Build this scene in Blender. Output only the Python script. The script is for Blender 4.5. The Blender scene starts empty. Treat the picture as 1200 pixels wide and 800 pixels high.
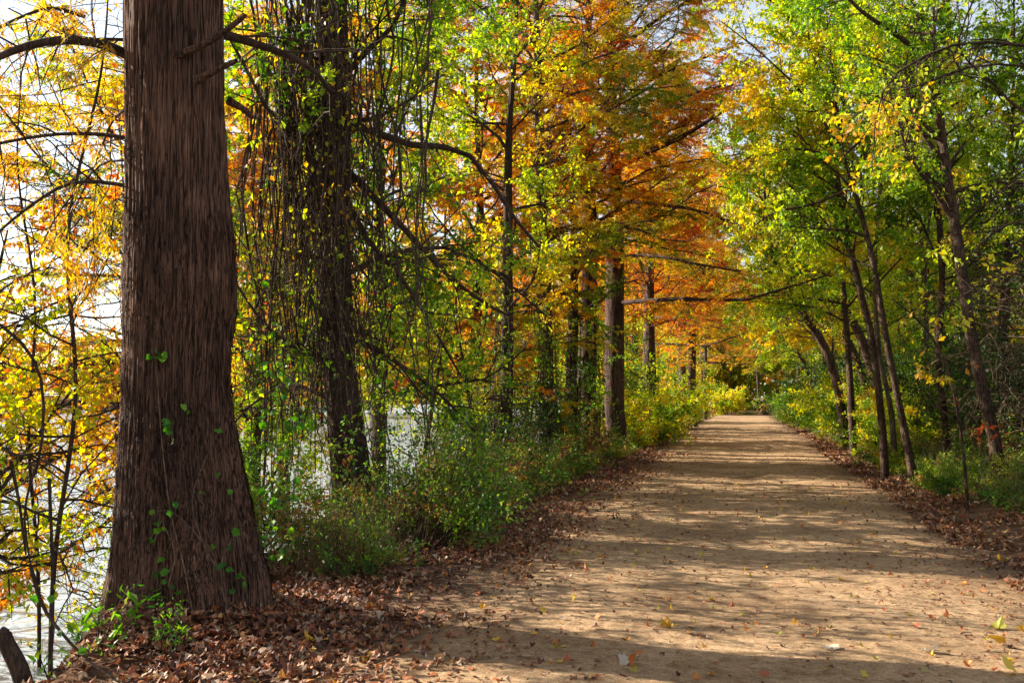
import bpy, math, random
import numpy as np
from mathutils import Vector

# ------------------------------------------------------------------ camera, sky, sun, exposure
sc = bpy.context.scene
COL = sc.collection
YAW, PITCH, FPX, EYE = math.radians(12.9), math.radians(3.19), 1167.0, 1.6
cam_d = bpy.data.cameras.new('camera'); cam = bpy.data.objects.new('camera', cam_d); COL.objects.link(cam)
cam_d.lens = 35.0; cam_d.sensor_width = 36.0; cam_d.clip_start = 0.1; cam_d.clip_end = 3000
cam.location = (0, 0, EYE); cam.rotation_euler = (math.radians(90) + PITCH, 0, YAW)
sc.camera = cam
SUN_EL, SUN_AZ = math.radians(27), math.radians(-84)       # azimuth from +Y, clockwise; the sun stands over the river
world = bpy.data.worlds.new('World'); sc.world = world; world.use_nodes = True
wn = world.node_tree; bgn = wn.nodes['Background']
sky = wn.nodes.new('ShaderNodeTexSky'); sky.sky_type = 'NISHITA'; sky.sun_disc = False
sky.sun_elevation = SUN_EL; sky.sun_rotation = SUN_AZ; sky.dust_density = 0.7; sky.air_density = 1.0
shs = wn.nodes.new('ShaderNodeHueSaturation'); shs.inputs['Saturation'].default_value = 0.5
wn.links.new(sky.outputs[0], shs.inputs['Color']); wn.links.new(shs.outputs[0], bgn.inputs[0]); bgn.inputs[1].default_value = 0.085
sun_d = bpy.data.lights.new('sun', 'SUN'); sun = bpy.data.objects.new('sun', sun_d); COL.objects.link(sun)
sun_d.energy = 5.0; sun_d.angle = math.radians(0.36); sun_d.color = (1.0, 0.91, 0.77)
to_sun = Vector((math.sin(SUN_AZ) * math.cos(SUN_EL), math.cos(SUN_AZ) * math.cos(SUN_EL), math.sin(SUN_EL)))
sun.rotation_euler = to_sun.to_track_quat('Z', 'Y').to_euler(); sun.location = to_sun * 60
sc.view_settings.view_transform = 'Standard'; sc.view_settings.look = 'None'
sc.view_settings.exposure = 1.68; sc.view_settings.gamma = 1.0
sc.render.engine = 'CYCLES'
cy = sc.cycles
cy.max_bounces = 7; cy.diffuse_bounces = 3; cy.glossy_bounces = 2; cy.transmission_bounces = 4; cy.transparent_max_bounces = 4
cy.caustics_reflective = False; cy.caustics_refractive = False; cy.use_denoising = True
cy.use_adaptive_sampling = True; cy.adaptive_threshold = 0.015
cy.sample_clamp_indirect = 6.0

# ------------------------------------------------------------------ helpers
RIGHT = np.array([math.cos(YAW), math.sin(YAW), 0.0]); FWD = np.array([-math.sin(YAW), math.cos(YAW), 0.0]); UP = np.array([0, 0, 1.0])
def W(px, py, d):
    """world point seen at pixel (px, py) of the 1200x800 photograph at the real distance d"""
    x, y = (px - 600) / FPX, (400 - py) / FPX
    f = FWD * math.cos(PITCH) + UP * math.sin(PITCH); u = -FWD * math.sin(PITCH) + UP * math.cos(PITCH)
    s = d / (math.cos(PITCH) - y * math.sin(PITCH))
    return np.array([0, 0, EYE]) + s * (f + x * RIGHT + y * u)
def WP(lst, d=None):
    return [W(q[0], q[1], q[2] if len(q) > 2 else d) for q in lst]

def hash3(ix, iy, iz, seed):
    n = (ix.astype(np.int64) * 374761393 + iy.astype(np.int64) * 668265263 + iz.astype(np.int64) * 2147483647 + seed * 1274126177) & 0xffffffff
    n = ((n ^ (n >> 13)) * 1274126177) & 0xffffffff
    n = ((n ^ (n >> 16)) * 2246822519) & 0xffffffff
    return ((n ^ (n >> 15)) & 0xffff) / 65535.0
def vnoise(P, seed=0):
    P = np.asarray(P, float); F = np.floor(P); T = P - F; T = T * T * (3 - 2 * T); I = F.astype(np.int64)
    r = 0
    for dx in (0, 1):
        for dy in (0, 1):
            for dz in (0, 1):
                w = (T[..., 0] if dx else 1 - T[..., 0]) * (T[..., 1] if dy else 1 - T[..., 1]) * (T[..., 2] if dz else 1 - T[..., 2])
                r = r + w * hash3(I[..., 0] + dx, I[..., 1] + dy, I[..., 2] + dz, seed)
    return r
def fbm(P, octs=4, seed=0):
    r, a, tot = 0, 1.0, 0; P = np.asarray(P, float)
    for o in range(octs):
        r = r + a * vnoise(P * 2 ** o, seed + o); tot += a; a *= .5
    return r / tot
def nrm(v):
    return v / np.maximum(np.linalg.norm(v, axis=-1, keepdims=True), 1e-9)

def mesh_np(name, V, F, smooth=False, tone=None, loops=None, starts=None):
    """V (n,3); F (m,k) one polygon size"""
    me = bpy.data.meshes.new(name)
    V = np.ascontiguousarray(V, np.float32); F = np.ascontiguousarray(F, np.int32)
    me.vertices.add(len(V)); me.vertices.foreach_set('co', V.ravel())
    m, k = F.shape
    me.loops.add(m * k); me.loops.foreach_set('vertex_index', F.ravel())
    me.polygons.add(m); me.polygons.foreach_set('loop_start', np.arange(0, m * k, k, dtype=np.int32))
    me.polygons.foreach_set('use_smooth', np.full(m, smooth, bool))
    if tone is not None:
        a = me.attributes.new('tone', 'FLOAT', 'FACE'); a.data.foreach_set('value', np.ascontiguousarray(tone, np.float32))
    me.update(calc_edges=True)
    return me
def obj(name, me, mat, parent=None):
    o = bpy.data.objects.new(name, me); COL.objects.link(o)
    if me is not None and mat is not None: me.materials.append(mat)
    if parent is not None: o.parent = parent
    return o
def tag(o, label, cat=None, group=None, kind=None):
    if label: o['label'] = label
    if cat: o['category'] = cat
    if group: o['group'] = group
    if kind: o['kind'] = kind
    return o
def empty(name, loc):
    o = bpy.data.objects.new(name, None); COL.objects.link(o); o.location = loc; o.empty_display_size = .3
    return o

# ------------------------------------------------------------------ materials
def nodes(name):
    m = bpy.data.materials.new(name); m.use_nodes = True
    nt = m.node_tree; nt.nodes.clear(); out = nt.nodes.new('ShaderNodeOutputMaterial')
    return m, nt, out
def ramp(nt, stops, interp='LINEAR'):
    r = nt.nodes.new('ShaderNodeValToRGB'); r.color_ramp.interpolation = interp
    e = r.color_ramp.elements
    while len(e) < len(stops): e.new(0.5)
    for el, (p, c) in zip(e, stops):
        el.position = p; el.color = (*c, 1)
    return r
def leaf_mat(name, stops, trans=0.5, rough=0.5, tboost=1.6):
    m, nt, out = nodes(name); N, L = nt.nodes, nt.links
    at = N.new('ShaderNodeAttribute'); at.attribute_name = 'tone'
    r = ramp(nt, stops); L.new(at.outputs['Fac'], r.inputs[0])
    oi = N.new('ShaderNodeObjectInfo')
    hs = N.new('ShaderNodeHueSaturation'); L.new(r.outputs[0], hs.inputs['Color'])
    mr = N.new('ShaderNodeMapRange'); mr.inputs['To Min'].default_value = 0.488; mr.inputs['To Max'].default_value = 0.512
    L.new(oi.outputs['Random'], mr.inputs['Value']); L.new(mr.outputs[0], hs.inputs['Hue'])
    p = N.new('ShaderNodeBsdfPrincipled'); p.inputs['Roughness'].default_value = rough
    p.inputs['Specular IOR Level'].default_value = 0.35
    L.new(hs.outputs[0], p.inputs['Base Color'])
    t = N.new('ShaderNodeBsdfTranslucent')
    hs2 = N.new('ShaderNodeHueSaturation'); hs2.inputs['Value'].default_value = tboost; hs2.inputs['Saturation'].default_value = 1.1
    L.new(hs.outputs[0], hs2.inputs['Color']); L.new(hs2.outputs[0], t.inputs[0])
    mx = N.new('ShaderNodeMixShader'); mx.inputs[0].default_value = trans
    L.new(p.outputs[0], mx.inputs[1]); L.new(t.outputs[0], mx.inputs[2]); L.new(mx.outputs[0], out.inputs[0])
    return m
def bark_mat(name, dark, light, sc_xy=14, sc_z=1.6, bump=0.6, lo=.32, hi=.72, crack=.07):
    """fibrous bark: long plates split by narrow cracks, fine fibres over them"""
    m, nt, out = nodes(name); N, L = nt.nodes, nt.links
    tc = N.new('ShaderNodeTexCoord')
    def noise(sx, sz, det, rough=.6):
        mp = N.new('ShaderNodeMapping'); mp.inputs['Scale'].default_value = (sx, sx, sz); L.new(tc.outputs['Object'], mp.inputs[0])
        n = N.new('ShaderNodeTexNoise'); n.inputs['Scale'].default_value = 1.0; n.inputs['Detail'].default_value = det; n.inputs['Roughness'].default_value = rough
        L.new(mp.outputs[0], n.inputs[0]); return n
    def math_(op, a, b=None):
        q = N.new('ShaderNodeMath'); q.operation = op
        for k, v in enumerate((a, b)):
            if v is None: continue
            if isinstance(v, (int, float)): q.inputs[k].default_value = v
            else: L.new(v, q.inputs[k])
        return q.outputs[0]
    n1 = noise(sc_xy, sc_z, 3, .5); n3 = noise(sc_xy * 3.2, sc_z * 2.4, 8, .7); n2 = noise(1.3, 1.0, 3)
    cr = math_('ABSOLUTE', math_('SUBTRACT', n1.outputs[0], .5))
    mr = N.new('ShaderNodeMapRange'); mr.inputs['From Max'].default_value = crack; L.new(cr, mr.inputs['Value'])
    plate = mr.outputs[0]
    r = ramp(nt, [(lo, dark), (lo + .5 * (hi - lo), tuple(.55 * a + .45 * b for a, b in zip(dark, light))), (hi, light)])
    L.new(n3.outputs[0], r.inputs[0])
    mc = N.new('ShaderNodeMix'); mc.data_type = 'RGBA'; mc.inputs[6].default_value = (*[c * .75 for c in dark], 1)
    L.new(plate, mc.inputs[0]); L.new(r.outputs[0], mc.inputs[7])
    mixc = N.new('ShaderNodeMix'); mixc.data_type = 'RGBA'; mixc.blend_type = 'MULTIPLY'; mixc.inputs[0].default_value = 0.7
    r2 = ramp(nt, [(0.38, (.48, .44, .42)), (0.62, (1.25, 1.18, 1.10))]); L.new(n2.outputs[0], r2.inputs[0])
    L.new(mc.outputs[2], mixc.inputs[6]); L.new(r2.outputs[0], mixc.inputs[7])
    p = N.new('ShaderNodeBsdfPrincipled'); p.inputs['Roughness'].default_value = .9; p.inputs['Specular IOR Level'].default_value = .2
    L.new(mixc.outputs[2], p.inputs['Base Color'])
    hh = math_('ADD', math_('MULTIPLY', plate, .8), math_('MULTIPLY', n3.outputs[0], .7))
    b = N.new('ShaderNodeBump'); b.inputs['Strength'].default_value = bump; b.inputs['Distance'].default_value = 0.018
    L.new(hh, b.inputs['Height']); L.new(b.outputs[0], p.inputs['Normal'])
    L.new(p.outputs[0], out.inputs[0])
    return m

MAT = {}
MAT['bark_cyp'] = bark_mat('cypress_bark', (.030, .015, .010), (.29, .155, .10), 36, 1.5, 1.0, lo=.36, hi=.72, crack=.045)
MAT['bark_far'] = bark_mat('cypress_bark_row', (.04, .022, .016), (.16, .10, .075), 14, 1.4, .6)
MAT['bark_twig'] = bark_mat('twig_bark', (.035, .022, .015), (.10, .065, .045), 20, 5, .3)
MAT['vine_stem'] = bark_mat('vine_stem_bark', (.05, .032, .022), (.17, .115, .08), 20, 6, .3)
MAT['straw'] = bark_mat('straw', (.14, .10, .05), (.42, .33, .18), 12, 4, .2)
MAT['bark_right'] = bark_mat('elm_bark', (.035, .022, .014), (.17, .11, .07), 22, 6, .8)
MAT['bark_pale'] = bark_mat('pale_bark', (.07, .05, .035), (.27, .20, .14), 18, 3, .5)
MAT['deadwood'] = bark_mat('dead_twig', (.08, .05, .035), (.30, .20, .14), 20, 6, .3)
G1, G2, G3 = (.04, .11, .010), (.13, .25, .015), (.34, .40, .025)
YEL, GOLD, ORA, RUS, BRN = (.62, .48, .03), (.60, .30, .025), (.55, .17, .02), (.33, .075, .018), (.14, .045, .018)
MAT['cyp_orange'] = leaf_mat('cypress_leaf_orange', [(0, (.20, .26, .015)), (.22, (.48, .40, .02)), (.42, (.68, .38, .025)), (.66, (.66, .22, .02)), (.88, (.46, .12, .018)), (1, RUS)])
MAT['cyp_rust'] = leaf_mat('cypress_leaf_rust', [(0, (.40, .32, .03)), (.35, (.58, .30, .04)), (.65, (.52, .20, .035)), (.88, (.38, .12, .025)), (1, RUS)])
MAT['cyp_gold'] = leaf_mat('cypress_leaf_gold', [(0, (.10, .19, .012)), (.3, (.30, .32, .02)), (.5, (.55, .42, .025)), (.75, GOLD), (1, ORA)])
MAT['green'] = leaf_mat('green_leaf', [(0, G1), (.35, (.09, .19, .012)), (.65, (.18, .30, .018)), (1, (.38, .44, .03))], .5)
MAT['lime'] = leaf_mat('lime_leaf', [(0, (.08, .18, .012)), (.25, (.17, .29, .015)), (.6, (.40, .46, .03)), (.88, (.60, .56, .04)), (1, (.60, .36, .03))], .5)
MAT['yellow'] = leaf_mat('yellow_leaf', [(0, (.14, .24, .015)), (.3, (.40, .43, .025)), (.7, YEL), (1, GOLD)], .55)
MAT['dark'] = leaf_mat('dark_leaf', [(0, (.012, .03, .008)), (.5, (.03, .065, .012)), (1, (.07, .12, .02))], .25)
MAT['shrub'] = leaf_mat('shrub_leaf', [(0, (.04, .11, .012)), (.35, (.09, .19, .018)), (.6, (.18, .28, .025)), (.8, (.24, .24, .04)), (.92, (.26, .15, .04)), (1, (.30, .12, .04))], .4)
MAT['vine'] = leaf_mat('vine_leaf', [(0, (.03, .10, .010)), (.6, (.09, .24, .012)), (1, (.34, .42, .02))], .45)
MAT['litter'] = leaf_mat('fallen_leaf', [(0, (.04, .017, .010)), (.3, (.11, .040, .018)), (.5, (.22, .095, .042)), (.7, (.33, .115, .035)), (.86, (.36, .22, .12)), (.97, (.40, .30, .20)), (1, (.5, .25, .03))], .12, .6)
MAT['litter_bright'] = leaf_mat('bright_fallen_leaf', [(0, (.32, .10, .03)), (.3, (.45, .19, .04)), (.55, (.58, .38, .03)), (.8, (.26, .28, .04)), (.93, (.34, .22, .12)), (1, (.48, .42, .34))], .12, .55)

def earth_mat(name, kind):
    m, nt, out = nodes(name); N, L = nt.nodes, nt.links
    tc = N.new('ShaderNodeTexCoord')
    def noise(s, d=6, r=.6):
        n = N.new('ShaderNodeTexNoise'); n.inputs['Scale'].default_value = s; n.inputs['Detail'].default_value = d; n.inputs['Roughness'].default_value = r
        L.new(tc.outputs['Object'], n.inputs[0]); return n
    fine, mid, big = noise(85, 6, .75), noise(9, 6, .65), noise(.7, 4)
    if kind == 'path':
        r = ramp(nt, [(.34, (.145, .088, .050)), (.5, (.385, .262, .152)), (.66, (.68, .50, .32))])
        r2 = ramp(nt, [(.36, (.66, .58, .52)), (.52, (.95, .93, .90)), (.7, (1.08, 1.04, 1.0))])
    else:
        r = ramp(nt, [(.32, (.045, .024, .014)), (.5, (.12, .066, .038)), (.68, (.26, .16, .10))])
        r2 = ramp(nt, [(.3, (.6, .6, .5)), (.7, (1.2, 1.1, 1.0))])
    med = noise(24, 8, .8); av = N.new('ShaderNodeMix'); av.data_type = 'FLOAT'; av.inputs[0].default_value = .5
    L.new(fine.outputs[0], av.inputs[2]); L.new(med.outputs[0], av.inputs[3])
    L.new(av.outputs[0], r.inputs[0]); L.new(mid.outputs[0], r2.inputs[0])
    mx = N.new('ShaderNodeMix'); mx.data_type = 'RGBA'; mx.blend_type = 'MULTIPLY'; mx.inputs[0].default_value = .9
    L.new(r.outputs[0], mx.inputs[6]); L.new(r2.outputs[0], mx.inputs[7])
    last = mx.outputs[2]
    mx3 = N.new('ShaderNodeMix'); mx3.data_type = 'RGBA'; mx3.blend_type = 'MULTIPLY'; mx3.inputs[0].default_value = .7
    r3 = ramp(nt, [(.38, (.62, .55, .48)), (.62, (1.18, 1.15, 1.10))]); L.new(big.outputs[0], r3.inputs[0])
    L.new(last, mx3.inputs[6]); L.new(r3.outputs[0], mx3.inputs[7]); last = mx3.outputs[2]
    if kind == 'path':   # the edges of the track are mixed with dark soil and crumbled leaves
        sx = N.new('ShaderNodeSeparateXYZ'); L.new(tc.outputs['Object'], sx.inputs[0])
        ab = N.new('ShaderNodeMath'); ab.operation = 'ABSOLUTE'; L.new(sx.outputs[0], ab.inputs[0])
        n5 = noise(1.6, 6, .7); ad = N.new('ShaderNodeMath'); ad.operation = 'MULTIPLY_ADD'; ad.inputs[1].default_value = 1.7
        L.new(n5.outputs[0], ad.inputs[0]); L.new(ab.outputs[0], ad.inputs[2])
        mr = N.new('ShaderNodeMapRange'); mr.inputs['From Min'].default_value = 2.75; mr.inputs['From Max'].default_value = 3.35
        L.new(ad.outputs[0], mr.inputs['Value'])
        n6 = noise(26, 5, .7); mr6 = N.new('ShaderNodeMapRange'); mr6.inputs['From Min'].default_value = .42; mr6.inputs['From Max'].default_value = .62
        L.new(n6.outputs[0], mr6.inputs['Value'])
        r6 = ramp(nt, [(0, (.085, .045, .026)), (1, (.24, .15, .09))]); L.new(mr6.outputs[0], r6.inputs[0])
        mx5 = N.new('ShaderNodeMix'); mx5.data_type = 'RGBA'
        L.new(mr.outputs[0], mx5.inputs[0]); L.new(last, mx5.inputs[6]); L.new(r6.outputs[0], mx5.inputs[7]); last = mx5.outputs[2]
    p = N.new('ShaderNodeBsdfPrincipled'); p.inputs['Roughness'].default_value = .95; p.inputs['Specular IOR Level'].default_value = .15
    L.new(last, p.inputs['Base Color'])
    b1 = N.new('ShaderNodeBump'); b1.inputs['Strength'].default_value = .55; b1.inputs['Distance'].default_value = .012; L.new(fine.outputs[0], b1.inputs['Height'])
    b2 = N.new('ShaderNodeBump'); b2.inputs['Strength'].default_value = .55; b2.inputs['Distance'].default_value = .04
    L.new(mid.outputs[0], b2.inputs['Height']); L.new(b1.outputs[0], b2.inputs['Normal'])
    L.new(b2.outputs[0], p.inputs['Normal']); L.new(p.outputs[0], out.inputs[0])
    return m
MAT['path'] = earth_mat('gravel_path', 'path'); MAT['ground'] = earth_mat('forest_soil', 'soil')
m, nt, out = nodes('river_water')
p = nt.nodes.new('ShaderNodeBsdfPrincipled'); p.inputs['Base Color'].default_value = (.33, .39, .43, 1); p.inputs['Roughness'].default_value = .12  # pale base colour holds part of the sky glare, gloss gives the rest
p.inputs['IOR'].default_value = 1.33; p.inputs['Specular IOR Level'].default_value = .8
tc = nt.nodes.new('ShaderNodeTexCoord'); nz = nt.nodes.new('ShaderNodeTexNoise'); nz.inputs['Scale'].default_value = 3.2; nz.inputs['Detail'].default_value = 5
b = nt.nodes.new('ShaderNodeBump'); b.inputs['Strength'].default_value = .8; b.inputs['Distance'].default_value = .10
nt.links.new(tc.outputs['Object'], nz.inputs[0]); nt.links.new(nz.outputs[0], b.inputs['Height']); nt.links.new(b.outputs[0], p.inputs['Normal'])
nt.links.new(p.outputs[0], out.inputs[0]); MAT['water'] = m

# ------------------------------------------------------------------ ground, path, water
WATER_Z = -1.15
def hgt(x, y):
    x = np.asarray(x, float); y = np.asarray(y, float)
    wob = .9 * (vnoise(np.stack([x * 0, y * .16, x * 0], -1), 7) - .5)
    rel = .10 * (fbm(np.stack([x * .9, y * .9, x * 0], -1), 3, 3) - .5) + .035 * (fbm(np.stack([x * 3.5, y * 3.5, x * 0], -1), 3, 5) - .5)
    edge = np.clip((np.abs(x) - 2.3) / 1.2, 0, 1)
    pathrel = .014 * (fbm(np.stack([x * 1.4, y * .8, x * 0], -1), 4, 9) - .5) - .008 * np.cos(x * 2.5) - .016 * vnoise(np.stack([x * 5, y * 3.2, x * 0], -1), 15) * (np.abs(x) < 3)
    z = pathrel + edge * rel * 1.3
    nb = np.clip((y - 5.0) / 4.5, 0, 1); bank = np.clip((-x - 3.72 - .9 * nb - wob * nb) / (1.25 + .6 * nb), 0, 1); z = z - 2.6 * bank * bank * (3 - 2 * bank)
    rise = np.clip((x - 3.0) / 6, 0, 1); z = z + .75 * rise * rise * (3 - 2 * rise) + .10 * np.clip((x - 2.7) / .8, 0, 1)
    far = np.clip((-x - 118) / 40, 0, 1); z = z + far * 4.6
    z = z + .20 * np.exp(-((x + 3.95) ** 2 + (y - 6.35) ** 2) / .75)
    return z
def axis(segs):
    a = []
    for lo, hi, st in segs: a += list(np.arange(lo, hi, st))
    return np.array(a + [segs[-1][1]])
XS = axis([(-900, -160, 60), (-160, -100, 6), (-100, -12, 11), (-12, -6.4, .4), (-6.4, 6.4, .1), (6.4, 12, .5), (12, 60, 6), (60, 900, 70)])
YS = axis([(-60, 0, 4), (0, 2.4, .4), (2.4, 22, .1), (22, 60, .4), (60, 130, 2), (130, 1400, 60)])
def grid_mesh(name, xs, ys, dz, lowedge=None):
    X, Y = np.meshgrid(xs, ys, indexing='ij'); Z = hgt(X, Y) + dz
    if lowedge is not None: Z = lowedge(X, Y, Z)
    nx, ny = X.shape; V = np.stack([X, Y, Z], -1).reshape(-1, 3)
    i = np.arange(nx - 1)[:, None] * ny + np.arange(ny - 1)[None]; i = i.ravel()
    return mesh_np(name, V, np.stack([i, i + ny, i + ny + 1, i + 1], -1), True)
g = obj('ground', grid_mesh('ground', XS, YS, 0), MAT['ground']); tag(g, 'brown leaf-strewn soil of the river bank and woods', kind='structure')
pxs = XS[(XS > -3.25) & (XS < 3.25)]; pys = YS[(YS >= -12) & (YS <= 84)]
def pedge(X, Y, Z):
    wob = 2.85 + .45 * (vnoise(np.stack([Y * .55, X * 0 + np.sign(X) * 5, X * 0], -1), 21) - .5) * 2
    return np.where(np.abs(X) > wob, Z - .03, Z)
pt = obj('path', grid_mesh('path', pxs, pys, .006, pedge), MAT['path']); tag(pt, 'wide sandy gravel trail striped with shadows', kind='structure')
V = np.array([[-2.6, 84, .02], [60, 92, .8], [60, 96, .8], [-3, 88, .02]]); cxs = np.linspace(-3.2, 40, 60)
X, T = np.meshgrid(cxs, np.linspace(0, 1, 6), indexing='ij'); Y = 83 + T * 4.5 + .004 * (X + 3) ** 2
V = np.stack([X, Y, hgt(X, Y) + .03], -1).reshape(-1, 3); i = (np.arange(59)[:, None] * 6 + np.arange(5)[None]).ravel()
pc = obj('path', mesh_np('path_bend', V, np.stack([i, i + 6, i + 7, i + 1], -1), True), MAT['path']); tag(pc, 'pale far bend of the trail turning off behind the trees', kind='structure')
V = np.array([[-150, -200, WATER_Z], [-4.2, -200, WATER_Z], [-4.2, 1300, WATER_Z], [-150, 1300, WATER_Z]])
wt = obj('river_water', mesh_np('river_water', V, np.array([[0, 1, 2, 3]])), MAT['water']); tag(wt, 'bright river reflecting the white sky', kind='structure')

# ------------------------------------------------------------------ tubes, leaves, branching
def tubes(polys, sides):
    """polys: list of (pts (n,3), rad (n,)); batches with the same n"""
    by = {}
    for P, R in polys: by.setdefault(len(P), []).append((P, R))
    Vs, Fs, off = [], [], 0
    th = np.linspace(0, 2 * np.pi, sides, endpoint=False); cs, sn = np.cos(th), np.sin(th)
    for n, L in by.items():
        P = np.array([a for a, _ in L], float); R = np.array([b for _, b in L], float)
        T = nrm(np.gradient(P, axis=1)); M = nrm(P[:, -1] - P[:, 0] + 1e-6)
        ref = np.where(np.abs(M[:, 2:3]) < .8, np.array([[0, 0, 1.0]]), np.array([[1.0, 0, 0]]))
        A = nrm(np.cross(T, ref[:, None, :])); B = np.cross(T, A)
        V = P[:, :, None] + R[:, :, None, None] * (A[:, :, None] * cs[None, None, :, None] + B[:, :, None] * sn[None, None, :, None])
        K = len(P); idx = off + (np.arange(K)[:, None, None] * n + np.arange(n - 1)[None, :, None]) * sides + np.arange(sides)[None, None, :]
        nx = off + (np.arange(K)[:, None, None] * n + np.arange(n - 1)[None, :, None]) * sides + ((np.arange(sides) + 1) % sides)[None, None, :]
        Fs.append(np.stack([idx, nx, nx + sides, idx + sides], -1).reshape(-1, 4)); Vs.append(V.reshape(-1, 3)); off += K * n * sides
    return np.concatenate(Vs), np.concatenate(Fs)
def tube_mesh(name, polys, sides=5):
    big = [q for q in polys if max(q[1]) > .03]; small = [q for q in polys if max(q[1]) <= .03]
    parts = []
    if big: parts.append(tubes(big, max(sides, 8)))
    if small: parts.append(tubes(small, max(3, sides - 2)))
    V = parts[0][0]; F = parts[0][1]
    if len(parts) > 1:
        F = np.concatenate([F, parts[1][1] + len(V)]); V = np.concatenate([V, parts[1][0]])
    return mesh_np(name, V, F, True)

def at_t(P, t):
    n = len(P) - 1; f = min(max(t, 0), .9999) * n; i = int(f); f -= i
    return P[i] * (1 - f) + P[i + 1] * f
def spline(P, n):
    """smooth resample of few control points (works for any number of columns)"""
    P = np.asarray(P, float); k = len(P)
    if k < 3: return np.array([at_t(P, t) for t in np.linspace(0, 1, n)])
    Q = np.concatenate([[2 * P[0] - P[1]], P, [2 * P[-1] - P[-2]]]); out = []
    for t in np.linspace(0, k - 1 - 1e-6, n):
        i = int(t); f = t - i; a, b, c, d = Q[i], Q[i + 1], Q[i + 2], Q[i + 3]
        out.append(.5 * ((2 * b) + (-a + c) * f + (2 * a - 5 * b + 4 * c - d) * f * f + (-a + 3 * b - 3 * c + d) * f ** 3))
    return np.array(out)
def arc(P, R, n):
    C = spline(np.column_stack([P, R]), 80); L = np.concatenate([[0], np.cumsum(np.linalg.norm(np.diff(C[:, :3], axis=0), axis=1))])
    g = np.linspace(0, L[-1], n); return np.stack([np.interp(g, L, C[:, i]) for i in range(3)], -1), np.interp(g, L, C[:, 3])
def rodr(v, k, a):
    return v * math.cos(a) + np.cross(k, v) * math.sin(a) + k * np.dot(k, v) * (1 - math.cos(a))
def walk(rng, p, d, L, r0, nseg, wander, trop, taper=.25):
    pts = [p]; st = L / nseg
    for i in range(nseg):
        d = d + rng.normal(0, wander, 3); d[2] += trop; d = d / np.linalg.norm(d)
        p = p + d * st; pts.append(p)
    return np.array(pts), np.linspace(r0, max(r0 * taper, .0015), nseg + 1)
def grow(rng, P, R, specs, lv, out):
    """adds the branches of one parent; specs is a list of dicts, one per level"""
    if lv >= len(specs): return
    s = specs[lv]; Lp = np.linalg.norm(np.diff(P, axis=0), axis=1).sum()
    n = s['n'] if 'n' in s else max(1, int(round(s['per_m'] * Lp)))
    t0, t1 = s.get('t', (.15, 1.0)); az0 = rng.uniform(0, 6.28)
    for k in range(n):
        t = t0 + (t1 - t0) * (k + rng.uniform(0, 1)) / n
        p = at_t(P, t); tan = nrm(at_t(P, t + .04) - at_t(P, t - .04) + 1e-9); rp = float(at_t(R[:, None], t)[0])
        mode = s.get('mode', 'cone')
        if mode == 'radial':
            az = az0 + k * 2.4 + rng.normal(0, .3)
            if 'az' in s and rng.random() < s.get('azp', .6): az = rng.normal(s['az'], s.get('azs', .5))
            el = math.radians(rng.uniform(*s['el']) + s.get('eltop', 0) * t)
            d = np.array([math.cos(az) * math.cos(el), math.sin(az) * math.cos(el), math.sin(el)])
        elif mode == 'flat':
            a = math.radians(rng.uniform(*s['ang'])) * (1 if k % 2 else -1)
            h = np.array([tan[0], tan[1], 0]); h = h / max(np.linalg.norm(h), 1e-6); h = rodr(h, UP, a)
            d = np.array([h[0], h[1], tan[2] * .6 + rng.normal(s.get('dz', 0), s.get('dzs', .15))])
        else:
            a = math.radians(rng.uniform(*s['ang'])); pr = nrm(np.cross(tan, rng.normal(0, 1, 3))); d = rodr(tan, pr, a)
            d[2] += s.get('dz', 0)
        d = d / np.linalg.norm(d)
        L = s['L'] * (1 - s.get('fall', .5) * t) * rng.uniform(.65, 1.25)
        r0 = min(rp * .65, s['r'] * rng.uniform(.7, 1.2))
        Q, RQ = walk(rng, p, d, L, r0, s.get('nseg', 4), s.get('wander', .12), s.get('trop', 0))
        if s.get('floor') is not None and Q[:, 2].min() < s['floor']: Q[:, 2] = np.maximum(Q[:, 2], s['floor'] + rng.uniform(0, .3))
        out.append((lv, Q, RQ)); grow(rng, Q, RQ, specs, lv + 1, out)

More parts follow.
